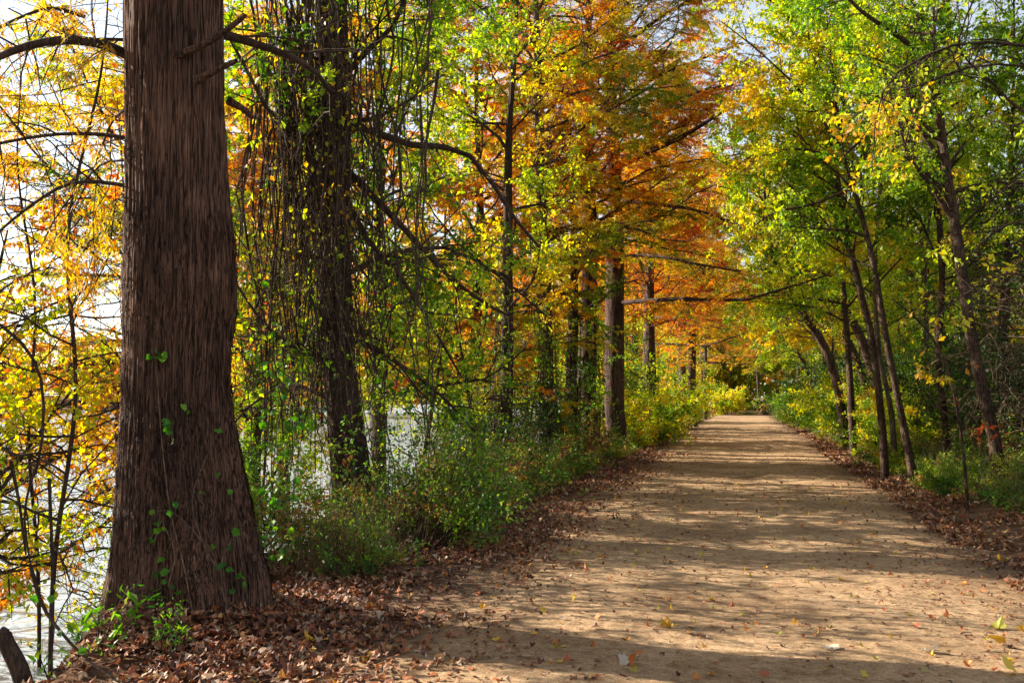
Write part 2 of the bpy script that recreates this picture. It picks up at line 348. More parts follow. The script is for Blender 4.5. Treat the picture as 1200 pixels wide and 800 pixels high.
def tones(rng, P, scale=1.3, spread=.25, seed=0, shift=0):
    c = fbm(P / scale, 3, seed); c = (c - .5) * 2.3 + .5
    return np.clip(c + rng.normal(0, spread, len(P)) + shift, 0.001, .999)
def clump_keep(rng, P, seed, cell=.8, cut=.40, soft=5.0):
    c = fbm(P / cell, 2, seed + 70); return rng.random(len(P)) < np.clip((c - cut) * soft, .04, 1)
def leaves(rng, twigs, per_m, size, droop=.25, width=.32, jit=.03, along=.5, seed=0, shift=0, scale=1.3, spread=.2, flatness=.6, tones_f=None, gap=None):
    """leaf blades (folded diamonds) along the twigs"""
    A = np.concatenate([t[:-1] for t in twigs]); B = np.concatenate([t[1:] for t in twigs]); D = B - A
    ln = np.linalg.norm(D, axis=1); tot = ln.sum(); n = int(tot * per_m)
    k = rng.choice(len(A), n, p=ln / tot); f = rng.random((n, 1)); P = A[k] + D[k] * f + rng.normal(0, jit, (n, 3)); T = nrm(D[k])
    if gap: ok = clump_keep(rng, P, seed, gap); P, T = P[ok], T[ok]; n = len(P)
    u = nrm(T * along + nrm(rng.normal(0, 1, (n, 3))) + np.array([0, 0, -droop]))
    up = nrm(rng.normal(0, 1, (n, 3)) + np.array([0, 0, flatness * 2]))
    v = nrm(np.cross(u, up)); w = np.cross(v, u)
    s = (size * rng.uniform(.45, 1.45, (n, 1))); width = width * rng.uniform(.7, 1.35, (n, 1))
    m1 = P + u * s * .45 + w * s * .07; wd = s * width
    V = np.stack([P, m1 + v * wd, P + u * s - w * s * .10, m1 - v * wd], 1).reshape(-1, 3)
    F = np.arange(n * 4).reshape(n, 4)
    return V, F, (tones(rng, P, scale, spread, seed, shift) if tones_f is None else tones_f(P))
def sprays(rng, twigs, per_m, ll, lw, seed=0, shift=0, scale=1.6, spread=.14, droop=.35, gap=None):
    """feathery cypress foliage: narrow leaflets in two ranks along each twig"""
    A = np.concatenate([t[:-1] for t in twigs]); B = np.concatenate([t[1:] for t in twigs]); D = B - A
    ln = np.linalg.norm(D, axis=1); tot = ln.sum(); n = int(tot * per_m)
    k = rng.choice(len(A), n, p=ln / tot); P = A[k] + D[k] * rng.random((n, 1)) + rng.normal(0, .012, (n, 3)); T = nrm(D[k])
    if gap: ok = clump_keep(rng, P, seed, gap, .44); P, T = P[ok], T[ok]; n = len(P)
    side = nrm(np.cross(T, np.array([0, 0, 1.0])) + 1e-6) * rng.choice([-1, 1], (n, 1))
    u = nrm(T * rng.uniform(.3, .9, (n, 1)) + side * rng.uniform(.5, 1.1, (n, 1)) + np.array([0, 0, -droop]) * rng.uniform(0, 2, (n, 1)) + rng.normal(0, .22, (n, 3)))
    v = nrm(np.cross(u, rng.normal(0, .5, (n, 3)) + np.array([0, 0, 1.0])))
    s = ll * rng.uniform(.6, 1.3, (n, 1)); wd = lw * rng.uniform(.7, 1.3, (n, 1)) * .5
    m1 = P + u * s * .5
    V = np.stack([P, m1 + v * wd, P + u * s + np.array([0, 0, -1.0]) * s * .15, m1 - v * wd], 1).reshape(-1, 3)
    return V, np.arange(n * 4).reshape(n, 4), tones(rng, P, scale, spread, seed, shift)

def trunk_mesh(name, P, R, nside=48, nring=80, amp=.02, fl=0.0, lobes=7, seed=0, freq=9, zf=2.0, h0=0.0):
    """trunk with bark ridges modelled in; fl is the depth of the buttress flutes at the foot"""
    C = spline(np.column_stack([P, R]), nring); P, R = C[:, :3], C[:, 3]
    T = nrm(np.gradient(P, axis=0)); ref = np.array([0, 1.0, 0]); A = nrm(np.cross(T, ref)); B = np.cross(T, A)
    th = np.linspace(0, 2 * np.pi, nside, endpoint=False); cs, sn = np.cos(th), np.sin(th)
    H = (P[:, 2] - P[0, 2])[:, None]; U = np.stack([np.broadcast_to(cs * freq, (nring, nside)), np.broadcast_to(sn * freq, (nring, nside)), np.broadcast_to(H * zf, (nring, nside))], -1)
    warp = (vnoise(U * np.array([.25, .25, .9]), seed + 3) - .5)[..., None] * np.array([1.6, 1.6, 0])
    rid = np.minimum(np.abs(2 * vnoise(U + warp, seed) - 1) / .35, 1); rid2 = np.minimum(np.abs(2 * vnoise(U * np.array([2.1, 2.1, 1.8]) + warp, seed + 5) - 1) / .4, 1); rid3 = vnoise(U * np.array([5., 5., 3.]), seed + 8)
    low = fbm(U * np.array([.12, .12, .35]), 3, seed + 9) - .5
    flute = np.cos(th[None] * lobes + 1.2 * np.sin(th[None] * 2 + seed)) * np.exp(-np.maximum(H - h0, 0) / .5) * fl
    RR = R[:, None] * (1 + low * .16 + flute) + amp * (rid * .55 + rid2 * .35 + rid3 * .25 - .6)
    V = P[:, None] + RR[..., None] * (A[:, None] * cs[None, :, None] + B[:, None] * sn[None, :, None])
    i = np.arange(nring - 1)[:, None] * nside + np.arange(nside)[None]; j = np.arange(nring - 1)[:, None] * nside + ((np.arange(nside) + 1) % nside)[None]
    F = np.stack([i, j, j + nside, i + nside], -1).reshape(-1, 4)
    return mesh_np(name, V.reshape(-1, 3), F, True)

def build_tree(name, label, cat, P, R, specs, leaf, bark, lmat, seed, group=None, trunk_kw=None, extra=(), branch_name='branches', branch_mat=None):
    """P world trunk points, R radii; leaf(rng, twigs) -> V,F,tone.  extra: list of (pts, r0, r1, specs, start level)"""
    rng = np.random.default_rng(seed); P = np.asarray(P, float); R = np.asarray(R, float)
    out = []; grow(rng, *arc(P, R, 16), specs, 0, out)
    for pts, r0, r1, sp in extra:
        Q = spline(np.asarray(pts, float), 9); RQ = np.linspace(r0, r1, 9); out.append((0, Q, RQ)); grow(rng, Q, RQ, sp, 0, out) if sp else None
    base = P[0].copy(); root = empty(name, base); tag(root, label, cat, group)
    kw = dict(nside=20, nring=40, amp=.012, seed=seed); kw.update(trunk_kw or {})
    obj('trunk', trunk_mesh('trunk', P - base, R, **kw), bark, root)
    if out:
        polys = [(Q - base, RQ) for _, Q, RQ in out]
        obj(branch_name, tube_mesh(branch_name, polys, 6), branch_mat or bark, root)
    if leaf:
        tw = leaf_twigs(out, len(specs))
        V, F, tn = leaf(rng, tw); print('LEAVES', name, seed, len(F)); obj('crown', mesh_np('crown', V - base, F, False, tn), lmat, root)
    return root
def leaf_twigs(out, nlev):
    return [Q for lv, Q, _ in out if lv >= max(1, nlev - 2) or nlev == 1]
def dup(root, loc, rz=0, s=1, label=None, leafmat=None, group=None, tilt=0):
    r = root.copy(); COL.objects.link(r); r.location = loc; r.rotation_euler = (tilt, 0, rz); r.scale = (s, s, s)
    if label: r['label'] = label
    if group: r['group'] = group
    for ch in list(root.children):
        c = ch.copy(); COL.objects.link(c); c.parent = r
        if leafmat and ch.name.startswith(('crown', 'foliage')):
            c.material_slots[0].link = 'OBJECT'; c.material_slots[0].material = leafmat
    return r
def gz(x, y): return float(hgt(np.array(x), np.array(y)))

# species
def cyp_spec(L=3.6, n=26, el=(0, 42), t=(.22, .98), per2=3.3, per3=5.6, az=None, azp=.5, l3=.6, floor=None):
    n = int(n * 1.35)
    a = dict(n=n, t=t, mode='radial', el=el, eltop=20, L=L, fall=.3, r=.042, nseg=7, wander=.17, trop=-.02)
    if az is not None: a['az'] = az; a['azp'] = azp
    return [a, dict(per_m=per2, t=(.12, 1), mode='flat', ang=(30, 70), L=L * .38, fall=.5, r=.014, nseg=4, wander=.15, trop=-.035, dzs=.28),
            dict(per_m=per3, t=(.1, 1), mode='flat', ang=(30, 65), L=l3, fall=.4, r=.005, nseg=3, wander=.16, trop=-.06, dzs=.3)]
def broad_spec(L=2.6, n=11, el=(10, 55), t=(.35, 1), per2=3.6, per3=5.5, l2=1.15, l3=.55, az=None, azp=.5):
    n = int(n * 1.3)
    a = dict(n=n, t=t, mode='radial', el=el, eltop=20, L=L, fall=.4, r=.034, nseg=6, wander=.18, trop=.01)
    if az is not None: a['az'] = az; a['azp'] = azp
    return [a, dict(per_m=per2, t=(.2, 1), ang=(30, 65), L=l2, fall=.4, r=.015, nseg=4, wander=.18, trop=.01),
            dict(per_m=per3, t=(.1, 1), ang=(30, 70), L=l3, fall=.3, r=.005, nseg=3, wander=.2, trop=-.03)]
def lf_spray(per_m=95, ll=.085, lw=.016, **k): return lambda rng, tw: sprays(rng, tw, per_m * 1.25, ll * 1.2, lw * 1.5, gap=1.0, **k)
def lf_broad(per_m=42, size=.075, **k): return lambda rng, tw: leaves(rng, tw, per_m * 1.8, size * 1.05, gap=.8, **k)


# ------------------------------------------------------------------ the big cypress beside the trail
D1 = 7.3; MPP = D1 / FPX
prof = [(735, 221, 94), (715, 221, 92), (690, 220, 90), (650, 219, 85), (600, 216, 78), (550, 212, 71), (500, 209, 65), (450, 208, 61), (400, 209, 61), (350, 212, 64),
        (300, 212, 63), (250, 210, 60), (200, 208, 58), (100, 205, 57), (0, 203, 57)]
P1 = [W(x, y, D1) for y, x, r in prof]; R1 = [r * MPP * .97 for _, _, r in prof]
for k, (h, r) in enumerate([(5.6, .33), (7.5, .28), (9.5, .2), (11.5, .12), (13.0, .04)]):
    P1.append(np.array([P1[14][0] + .06 * math.sin(k * 2), P1[14][1] + .05 * k, h])); R1.append(r)
P1, R1 = np.array(P1), np.array(R1); P1[0][2] = -.95
droopy = [dict(per_m=5.5, t=(.08, 1), ang=(40, 80), L=.95, fall=.3, r=.008, nseg=5, wander=.18, trop=-.10),
          dict(per_m=4.0, t=(.1, 1), ang=(30, 70), L=.42, fall=.3, r=.0035, nseg=4, wander=.2, trop=-.08)]
rngA = np.random.default_rng(11)
spA = cyp_spec(L=3.6, n=26, t=(.37, .98), per2=2.6, per3=4.4)
outA = []; grow(rngA, *arc(P1, R1, 24), spA, 0, outA)
limbsA = [(WP([(152, 66), (120, 52, 7.15), (80, 47, 7.0), (40, 52, 6.9), (0, 66, 6.7), (-70, 100, 6.5)], D1), .042, .02),
          (WP([(152, 47), (120, 46, 7.2), (90, 46, 7.1), (50, 30, 7.2), (10, 10, 7.3)], D1), .014, .006),
          (WP([(152, 162), (110, 157), (60, 158, 7.1), (0, 168, 6.9), (-60, 185, 6.8)], D1), .017, .009),
          (WP([(150, 218), (112, 213), (76, 217, 7.1), (40, 238, 6.9), (0, 270, 6.7), (-40, 310, 6.6)], D1), .017, .008),
          (WP([(148, 188), (120, 192, 7.6), (92, 220, 7.7), (62, 260, 7.7), (44, 300, 7.7)], D1), .010, .004),
          (WP([(146, 128), (130, 145, 7.6), (112, 190, 7.9), (85, 250, 8.2), (60, 300, 8.4)], D1), .012, .004),
          (WP([(100, 20, 7.9), (60, 10, 7.8), (20, 22, 7.6), (-10, 38, 7.4)], D1), .016, .010)]
allA = list(outA)
for pts, r0, r1 in limbsA:
    Q = spline(pts, 12); RQ = np.linspace(r0, r1, 12); allA.append((1, Q, RQ)); o2 = []; grow(rngA, Q, RQ, droopy, 0, o2); allA += [(l + 2, a, b_) for l, a, b_ in o2]
t1 = empty('cypress_tree', P1[1]); tag(t1, 'massive foreground cypress with dark furrowed trunk and flared foot at the water edge', 'tree')
t1['label'] = 'massive cypress with thick dark furrowed trunk and flared foot wrapped in vines'
b0 = P1[1]
obj('trunk', trunk_mesh('trunk', P1 - b0, R1, nside=420, nring=1100, amp=.027, fl=.13, lobes=8, seed=4, freq=13, zf=1.0, h0=1.0), MAT['bark_cyp'], t1)
tv = np.zeros(len(t1.children[0].data.vertices) * 3, np.float32); t1.children[0].data.vertices.foreach_get('co', tv); TV = tv.reshape(1100, 420, 3)
rngS = np.random.default_rng(77); Vs, Fs, c_ = [], [], 0
for k in range(3600):     # loose fibrous strips of bark
    i0 = int(rngS.integers(60, 620)); j = int(rngS.integers(0, 420)); ln_ = int(rngS.integers(8, 34)); m_ = 6; ii = np.linspace(i0, i0 + ln_, m_).astype(int); jj = (j + np.cumsum(rngS.integers(-1, 2, m_) * (rngS.random(m_) < .3))) % 420
    q = TV[ii, jj]; cen = TV[ii].mean(1); nout = q - cen; nout[:, 2] = 0; nout = nrm(nout); tg = np.stack([-nout[:, 1], nout[:, 0], 0 * nout[:, 0]], -1)
    t_ = np.linspace(-1, 1, m_)[:, None]; lift = .006 + rngS.uniform(.0, .018) * np.clip(t_ * rngS.choice([-1, 1]), 0, 1) ** 2; wd = rngS.uniform(.002, .007) * (1 - .75 * np.abs(t_) ** 2)
    Vs += [q + nout * lift + tg * wd, q + nout * (lift + .003) - tg * wd]; i_ = np.arange(m_ - 1); Fs.append(np.stack([i_, i_ + 1, i_ + 1 + m_, i_ + m_], -1) + c_); c_ += 2 * m_
obj('loose_bark', mesh_np('loose_bark', np.concatenate(Vs), np.concatenate(Fs), True), MAT['bark_cyp'], t1)
obj('branches', tube_mesh('branches', [(Q - b0, RQ) for _, Q, RQ in allA], 8), MAT['bark_twig'], t1)
for pts in (WP([(205, 66, 7.0), (235, 54, 6.86), (262, 38, 6.78), (287, 18, 6.7)]), WP([(230, 94, 6.95), (250, 84, 6.85), (277, 71, 6.75)]), WP([(268, 118, 7.2), (285, 128, 7.3), (296, 138, 7.4)])):
    Q = spline(pts, 8) - b0; obj('branch_stub', tube_mesh('branch_stub', [(Q, np.array([.036, .030, .027, .024, .023, .021, .020, .016]))], 9), MAT['bark_cyp'], t1)
twA = [Q for l, Q, _ in outA if l >= 1]; V, F, tn = sprays(rngA, twA, 110, .075, .013, seed=2, gap=.9)
ok = (V[::4, 2] > 6.3) | ((V[::4] @ RIGHT) < P1[8] @ RIGHT - .1); F = F[ok]; tn = tn[ok]
twB = [Q for l, Q, _ in allA[len(outA):] if l >= 2]
V2, F2, tn2 = sprays(rngA, twB, 95, .06, .012, seed=8, shift=.05, droop=.8, gap=.6)
obj('crown', mesh_np('crown', np.concatenate([V, V2]) - b0, np.concatenate([F, F2 + len(V)]), False, np.concatenate([tn, tn2])), MAT['cyp_rust'], t1)
# ------------------------------------------------------------------ the vine-draped tree
D2 = 12.0
P2 = WP([(418, 625), (412, 560), (405, 500), (398, 430), (394, 360), (392, 280), (391, 200), (390, 100), (388, 0), (386, -120), (384, -230)], D2); P2[0][2] -= .35
R2 = [.30, .24, .21, .195, .19, .19, .19, .195, .19, .15, .05]
sub2 = [dict(per_m=3.6, t=(.1, 1), ang=(25, 65), L=1.15, fall=.45, r=.016, nseg=5, wander=.16, trop=-.03),
        dict(per_m=4.2, t=(.1, 1), ang=(30, 70), L=.5, fall=.3, r=.005, nseg=3, wander=.2, trop=-.04)]
ex2 = [(WP([(398, 150, 12), (430, 150, 12.4), (470, 168, 12.8), (520, 172, 13.2), (560, 190, 13.4), (595, 245, 13.6), (632, 290, 13.8)]), .06, .022, sub2),
       (WP([(396, 190, 12), (435, 228, 12.3), (480, 275, 12.6), (520, 318, 12.9), (560, 350, 13.2), (600, 372, 13.4)]), .055, .018, sub2),
       (WP([(398, 215, 12), (430, 280, 12.2), (470, 325, 12.4), (505, 380, 12.6), (540, 440, 12.9)]), .045, .014, sub2),
       (WP([(402, 395, 12), (440, 408, 12.1), (475, 432, 12.3), (520, 466, 12.5), (560, 510, 12.8)]), .04, .012, sub2),
       (WP([(392, 330, 12), (450, 300, 12.8), (520, 290, 13.5), (580, 320, 14), (640, 370, 14.5)]), .04, .012, sub2),
       (WP([(398, 95, 12), (435, 55, 11.8), (462, 28, 11.7), (478, -15, 11.6), (500, -80, 11.5)]), .04, .02, sub2),
       (WP([(385, 75, 12), (345, 58, 11.6), (305, 38, 11.2), (262, 33, 10.9)]), .026, .01, sub2),
       (WP([(392, 420, 12), (350, 410, 11.7), (310, 380, 11.4), (275, 330, 11.2)]), .035, .012, sub2),
       (WP([(392, 470, 12), (340, 450, 12.2), (300, 470, 12.4), (270, 500, 12.6)]), .03, .012, sub2)]
t2 = build_tree('vine_covered_tree', 'dark trunk inside a curtain of bare vines, crooked limbs drooping towards the trail', 'tree', P2, R2,
                broad_spec(L=2.8, n=10, t=(.5, 1), el=(0, 40)), lf_broad(26, .07, seed=31, shift=.0), MAT['bark_twig'], MAT['green'], 21,
                trunk_kw=dict(nside=90, nring=160, amp=.02, freq=8), extra=ex2)
rng = np.random.default_rng(5); vines, vtw = [], []
for k in range(170):
    x = rng.normal(364, 30) if k % 4 else rng.uniform(285, 520); d = rng.uniform(11.2, 12.1) if x > 300 else rng.uniform(9, 12)
    y0 = rng.uniform(-90, 120); y1 = min(y0 + rng.uniform(150, 620), 640); n = 8; xs = x + np.cumsum(rng.normal(0, 9, n))
    if rng.random() < .5: xs = xs + np.linspace(0, 1, n) ** 1.5 * rng.normal(0, 35)
    Q = spline(np.array([W(xs[i], y0 + (y1 - y0) * i / (n - 1), d + rng.normal(0, .07)) for i in range(n)]), 18)
    r = rng.uniform(.004, .016) if rng.random() < .8 else rng.uniform(.012, .026); vines.append((Q, np.linspace(r, r * .5, 18))); vtw.append(Q)
for k in range(46):      # slung loops
    xa = rng.uniform(290, 400); xb = xa + rng.uniform(20, 130); ya = rng.uniform(-20, 380); d = rng.uniform(11, 12.3); sag = rng.uniform(30, 150)
    Q = spline(np.array([W(xa + (xb - xa) * t, ya + sag * 4 * t * (1 - t) + rng.normal(0, 6) + t * rng.uniform(-60, 60), d) for t in np.linspace(0, 1, 6)]), 12)
    vines.append((Q, np.full(12, rng.uniform(.003, .009)))); vtw.append(Q)
for k in range(150):     # tangle wound round the trunk
    c = at_t(np.array(P2), rng.uniform(.05, .85)); n = 9; p = c + np.array([rng.normal(-.1, .28), rng.normal(0, .25), 0]); L_ = rng.uniform(.5, 1.8)
    Q, RQ = walk(rng, p, nrm(np.array([rng.normal(0, .6), rng.normal(0, .6), rng.choice([-1, 1]) * 1.0])), L_, rng.uniform(.003, .010), 12, .28, -.02, .5); vines.append((Q, RQ))
tw2 = []; o2 = []
for Q, RQ in vines:
    grow(rng, Q, RQ, [dict(per_m=2.6, ang=(30, 90), L=.55, r=.0035, nseg=5, wander=.35, trop=-.06)], 0, o2)
vo = empty('hanging_vines', W(362, 300, 11.7)); tag(vo, 'curtain of tangled bare brown vines hanging around the dark trunk', 'vine', kind='stuff'); b0 = np.array(vo.location)
obj('stems', tube_mesh('stems', [(Q - b0, R) for Q, R in vines] + [(Q - b0, R) for _, Q, R in o2], 5), MAT['vine_stem'], vo)
V, F, tn = leaves(rng, vtw[::7], 12, .07, droop=.4, seed=3, jit=.10)
obj('foliage', mesh_np('foliage', V - b0, F, False, tn), MAT['lime'], vo)

# ------------------------------------------------------------------ cypress row along the bank
def bank_tree(px, py, d, w_px, H, label, lmat, seed, lean=0, name='cypress_tree', cat='tree', spec=None, leaf=None, group='cypresses along the river side of the trail', fl=.12, extra=(), bark='bark_far', t2r=1.0):
    B = W(px, py, d); B[2] = gz(B[0], B[1]) - .25; r = w_px / 2 * d / FPX
    hs = [0, .35, 1, 2.2, H * .4, H * .65, H * .85, H]; rs = [r * 1.35, r * 1.18, r * 1.05, r, r * .85, r * .55, r * .28, .02]
    lx = RIGHT * lean; P = [B + np.array([0, 0, h]) + lx * (h / H) * H * .1 + np.array([.05 * math.sin(h + seed), .05 * math.cos(h * .8 + seed), 0]) for h in hs]
    return build_tree(name, label, cat, P, rs, spec or cyp_spec(), leaf or lf_spray(), MAT[bark], MAT[lmat], seed, group, dict(fl=fl, lobes=7, nside=64, nring=120, amp=.018, freq=6), extra)
D5 = 28.7
cy5x = [(WP([(724, 195, D5), (760, 178, 27.5), (800, 160, 26.5), (855, 126, 25.5)]), .11, .04, cyp_spec()[1:]),
        (WP([(722, 355, D5), (760, 352, 27.5), (810, 350, 26.5), (870, 352, 25.5), (925, 336, 25), (985, 318, 24.6)]), .07, .02, cyp_spec(per2=3.2)[1:]),
        (WP([(722, 235, D5), (775, 240, 27), (830, 250, 26), (875, 270, 25.4)]), .06, .02, cyp_spec(per2=3.2)[1:]),
        (WP([(722, 300, D5), (770, 300, 27.4), (820, 310, 26.5), (868, 318, 26)]), .06, .02, cyp_spec(per2=3.2)[1:]),
        (WP([(722, 120, D5), (770, 90, 27), (820, 70, 26), (870, 50, 25)]), .06, .02, cyp_spec(L=5)[1:]),
        (WP([(722, 60, D5), (775, 20, 27), (830, -10, 26), (880, -20, 25)]), .06, .02, cyp_spec(L=5)[1:]), (WP([(722, 160, D5), (765, 130, 26), (810, 110, 24), (850, 100, 22.5)]), .05, .02, cyp_spec(L=5)[1:]),
        (WP([(722, 300, D5), (690, 290, 27), (650, 280, 25.5), (600, 285, 24.5)]), .05, .015, cyp_spec(per2=3)[1:]),
        (WP([(722, 240, D5), (685, 215, 27), (640, 190, 25.5), (600, 180, 24.5)]), .05, .015, cyp_spec(per2=3)[1:])]
t5 = bank_tree(720, 532, D5, 23, 17, 'straight reddish cypress trunk at the path edge with long orange limbs arching over the trail', 'cyp_orange', 51,
               spec=cyp_spec(L=5.0, n=36, t=(.36, .98), az=0, azp=.25), extra=cy5x, leaf=lf_spray(85, .095, .018, seed=4, shift=-.02))
t4 = bank_tree(690, 535, 27.2, 21, 15, 'dark broad-trunked cypress close beside the straight reddish trunk', 'cyp_gold', 52, spec=cyp_spec(L=4.4, n=30, t=(.36, .98)), leaf=lf_spray(90, .09, .018, seed=7, shift=.05))
t4b = bank_tree(672, 538, 25.5, 13, 9, 'slimmer dark cypress stem just in front of the broad dark trunk', 'cyp_gold', 53, spec=cyp_spec(L=2.6, n=18, t=(.4, .98)), leaf=lf_spray(80, .08, .017, seed=9, shift=-.15))
t3 = bank_tree(645, 548, 23, 16, 14, 'ivy-clad grey-brown cypress between the bushes and the dark trunks', 'cyp_gold', 54, lean=-.3, spec=cyp_spec(L=3.8, n=30, t=(.3, .98), az=-.3, azp=.35), leaf=lf_spray(85, .085, .017, seed=12, shift=-.05))
t3b = bank_tree(588, 560, 20, 14, 11, 'thin crooked tree with dark leaves behind the path-side bushes', 'yellow', 55, lean=.25, name='bank_tree', spec=broad_spec(L=2.6, n=18, t=(.3, 1), el=(-5, 40)), leaf=lf_broad(36, .07, seed=14, shift=-.1), bark='bark_twig', fl=0)
t3c = bank_tree(560, 560, 25, 15, 14, 'orange cypress standing in the shallows behind the drooping limbs', 'cyp_orange', 56, spec=cyp_spec(L=3.8, n=30, t=(.27, .98)), leaf=lf_spray(80, .1, .02, seed=17, shift=-.05))
# further cypresses of the row: copies, each with its own turn and height
row = [(764, 512, 38, .82, 'cyp_orange', t4, 'cypress behind the straight reddish trunk, first of the receding row'),
       (742, 505, 47, .95, 'cyp_gold', t3, 'gold-leaved cypress second in the receding row'),
       (812, 500, 54, .80, 'cyp_orange', t5, 'orange cypress with dark foot at the path edge, third in the receding row'),
       (800, 496, 62, .9, 'cyp_orange', t4, 'orange cypress fourth in the receding row, half hidden by shrubs'),
       (826, 492, 72, .85, 'cyp_gold', t3, 'small-looking gold cypress at the far end of the receding row')]
for i, (px, py, d, s, lm, src, lab) in enumerate(row):
    B = W(px, py, d); dup(src, (B[0], B[1], gz(B[0], B[1]) - .2), 1.3 + i * 1.9, s, lab, MAT[lm])
def trunk_ivy(px, d, r, z0, z1, n, label, seed, lmat='shrub', lean=0):
    rng = np.random.default_rng(seed); B = W(px, 500, d); B[2] = gz(B[0], B[1]); polys = []
    for k in range(14):
        a = rng.uniform(0, 6.28); m_ = 9; h = np.linspace(0, rng.uniform(.6, 1) * z1, m_); a = a + np.cumsum(rng.normal(0, .25, m_)); q = r * 1.08 + .03 + np.abs(np.cumsum(rng.normal(0, .012, m_)))
        polys.append((spline(np.stack([np.cos(a) * q, np.sin(a) * q, h], -1) + h[:, None] * RIGHT * lean, 16), np.linspace(.014, .004, 16)))
    o = []
    for Q, R in polys: grow(rng, Q, R, [dict(per_m=2.6, t=(z0 / z1, 1), ang=(40, 90), L=.45, r=.004, nseg=4, wander=.3, trop=-.06)], 0, o)
    V, F, tn = leaves(rng, [q for _, q, _ in o], n, .07, seed=seed, gap=.6, droop=.5)
    root = empty('climbing_ivy', B); tag(root, label, 'vine', 'climbing vines on the bank trees')
    obj('stems', tube_mesh('stems', polys + [(q, r_) for _, q, r_ in o], 5), MAT['vine_stem'], root); obj('foliage', mesh_np('foliage', V, F, False, tn), MAT[lmat], root)
trunk_ivy(645, 23, .15, .5, 7, 55, 'bright green vine climbing the grey-brown cypress between bushes and dark trunks', 611, 'green', -.03)
trunk_ivy(690, 27.2, .24, .3, 5.5, 80, 'leafy vine around the lower half of the broad dark trunk', 612)
trunk_ivy(672, 25.5, .13, .3, 4.5, 75, 'leafy vine on the slimmer dark cypress stem', 613)
trunk_ivy(588, 20, .13, .5, 5, 60, 'dark leafy vine wrapping the thin crooked tree', 614, 'dark', .02)
trunk_ivy(764, 38, .2, .3, 4, 50, 'yellow-green vine on the first cypress of the receding row', 615, 'lime')
# bank trees standing behind, at the water
yx = [(WP([(205, 440, 16.5), (130, 425, 15.8), (60, 432, 15), (-10, 440, 14.5), (-90, 450, 14)]), .05, .015, cyp_spec(L=3.4)[1:]), (WP([(205, 480, 16.5), (120, 470, 15.5), (40, 480, 14.5), (-60, 500, 14)]), .05, .015, cyp_spec(L=3.4)[1:]),
      (WP([(205, 500, 16.5), (140, 520, 15), (70, 535, 14), (0, 560, 13)]), .05, .012, cyp_spec(L=3)[1:]), (WP([(205, 540, 16), (130, 608, 13), (70, 648, 12), (10, 682, 11.4)]), .035, .010, cyp_spec(L=1.8)[1:]),
      (WP([(205, 470, 16.5), (260, 470, 16), (320, 490, 15.5), (370, 520, 15)]), .04, .012, cyp_spec(L=3)[1:]), (WP([(205, 410, 16.5), (150, 400, 17.5), (80, 405, 19), (20, 415, 21)]), .05, .015, cyp_spec(L=3.4)[1:])]
yl = bank_tree(205, 600, 16.5, 16, 10, 'golden cypress in the water behind the massive trunk, its sprays spreading over the river', 'cyp_gold', 61, spec=cyp_spec(L=4.6, n=20, t=(.58, .98), el=(-5, 20)), extra=yx, leaf=lf_spray(90, .09, .018, seed=21, shift=.18), group='trees standing at the river edge')
ye = bank_tree(330, 600, 19, 13, 11, 'yellow-leaved tree at the river edge between the massive trunk and the vine curtain', 'yellow', 62, name='bank_tree', spec=broad_spec(L=3.0, n=22, t=(.36, 1), el=(10, 50)), leaf=lf_broad(36, .08, seed=22), group='trees standing at the river edge', bark='bark_twig', fl=0)
dup(ye, (-6.7, 13.1, gz(-6.7, 13.1) - .2), 4.1, .66, 'smaller yellow-green tree in the gap between the massive trunk and the vine curtain', MAT['lime'])
B = W(480, 600, 17.5); dup(ye, (B[0] - .6, B[1], gz(B[0] - .6, B[1]) - .2), 2.2, 1.05, 'yellow-green tree at the river edge behind the drooping limbs of the vine-draped tree', MAT['green'])
for i, (px, d, s, src, lm, lab) in enumerate([
        (440, 24, 1.1, t3c, 'cyp_orange', 'orange cypress in the shallows seen past the vine-draped trunk'),
        (520, 33, 1.1, ye, 'yellow', 'bright yellow tree at the river edge, glimpsed through the drooping limbs'),
        (615, 37, 1.15, t3c, 'cyp_rust', 'rust-red cypress standing in the river beyond the bushes'),
        (292, 27, .9, t3c, 'cyp_orange', 'orange cypress showing just beside the massive trunk towards the vine curtain'),
        (30, 34, .3, t3c, 'cyp_gold', 'low golden cypress on the water beyond the golden sprays'),
        (670, 48, 1.1, ye, 'lime', 'yellow-green tree at the river edge behind the dark cypress stems')]):
    B = W(px, 560, d); dup(src, (B[0], B[1], gz(B[0], B[1]) - .2), 1.1 * i + .4, s, lab, MAT[lm], 'trees standing at the river edge')

bs_spec = [dict(n=20, t=(.15, 1), mode='radial', el=(-10, 45), L=1.9, fall=.3, r=.02, nseg=7, wander=.2, trop=-.05), dict(per_m=4, t=(.15, 1), ang=(30, 70), L=.8, fall=.4, r=.008, nseg=5, wander=.22, trop=-.06),
           dict(per_m=5, t=(.1, 1), ang=(30, 70), L=.4, fall=.3, r=.003, nseg=3, wander=.22, trop=-.05)]
def bank_sapling(x, y, h, lean, label, lmat, seed):
    z = gz(x, y) - .15; t = np.linspace(0, 1, 6); P = np.stack([x + lean * t ** 1.5 * h, y + .15 * np.sin(4 * t + seed), z + h * t * (1 - .12 * t)], -1)
    return build_tree('bank_sapling', label, 'tree', P, [.055, .045, .038, .03, .02, .006], bs_spec, lf_broad(30, .05, seed=seed), MAT['bark_twig'], MAT[lmat], seed, 'crooked saplings on the river bank', dict(nside=16, nring=50, amp=.004, freq=3))
k1 = bank_sapling(-5.2, 15.6, 4.6, .12, 'crooked sapling with drooping twigs right behind the vine-draped tree', 'green', 621)
k2 = bank_sapling(-4.9, 18.2, 4.2, -.1, 'crooked yellow-green sapling between the bushes and the thin crooked tree', 'lime', 622)
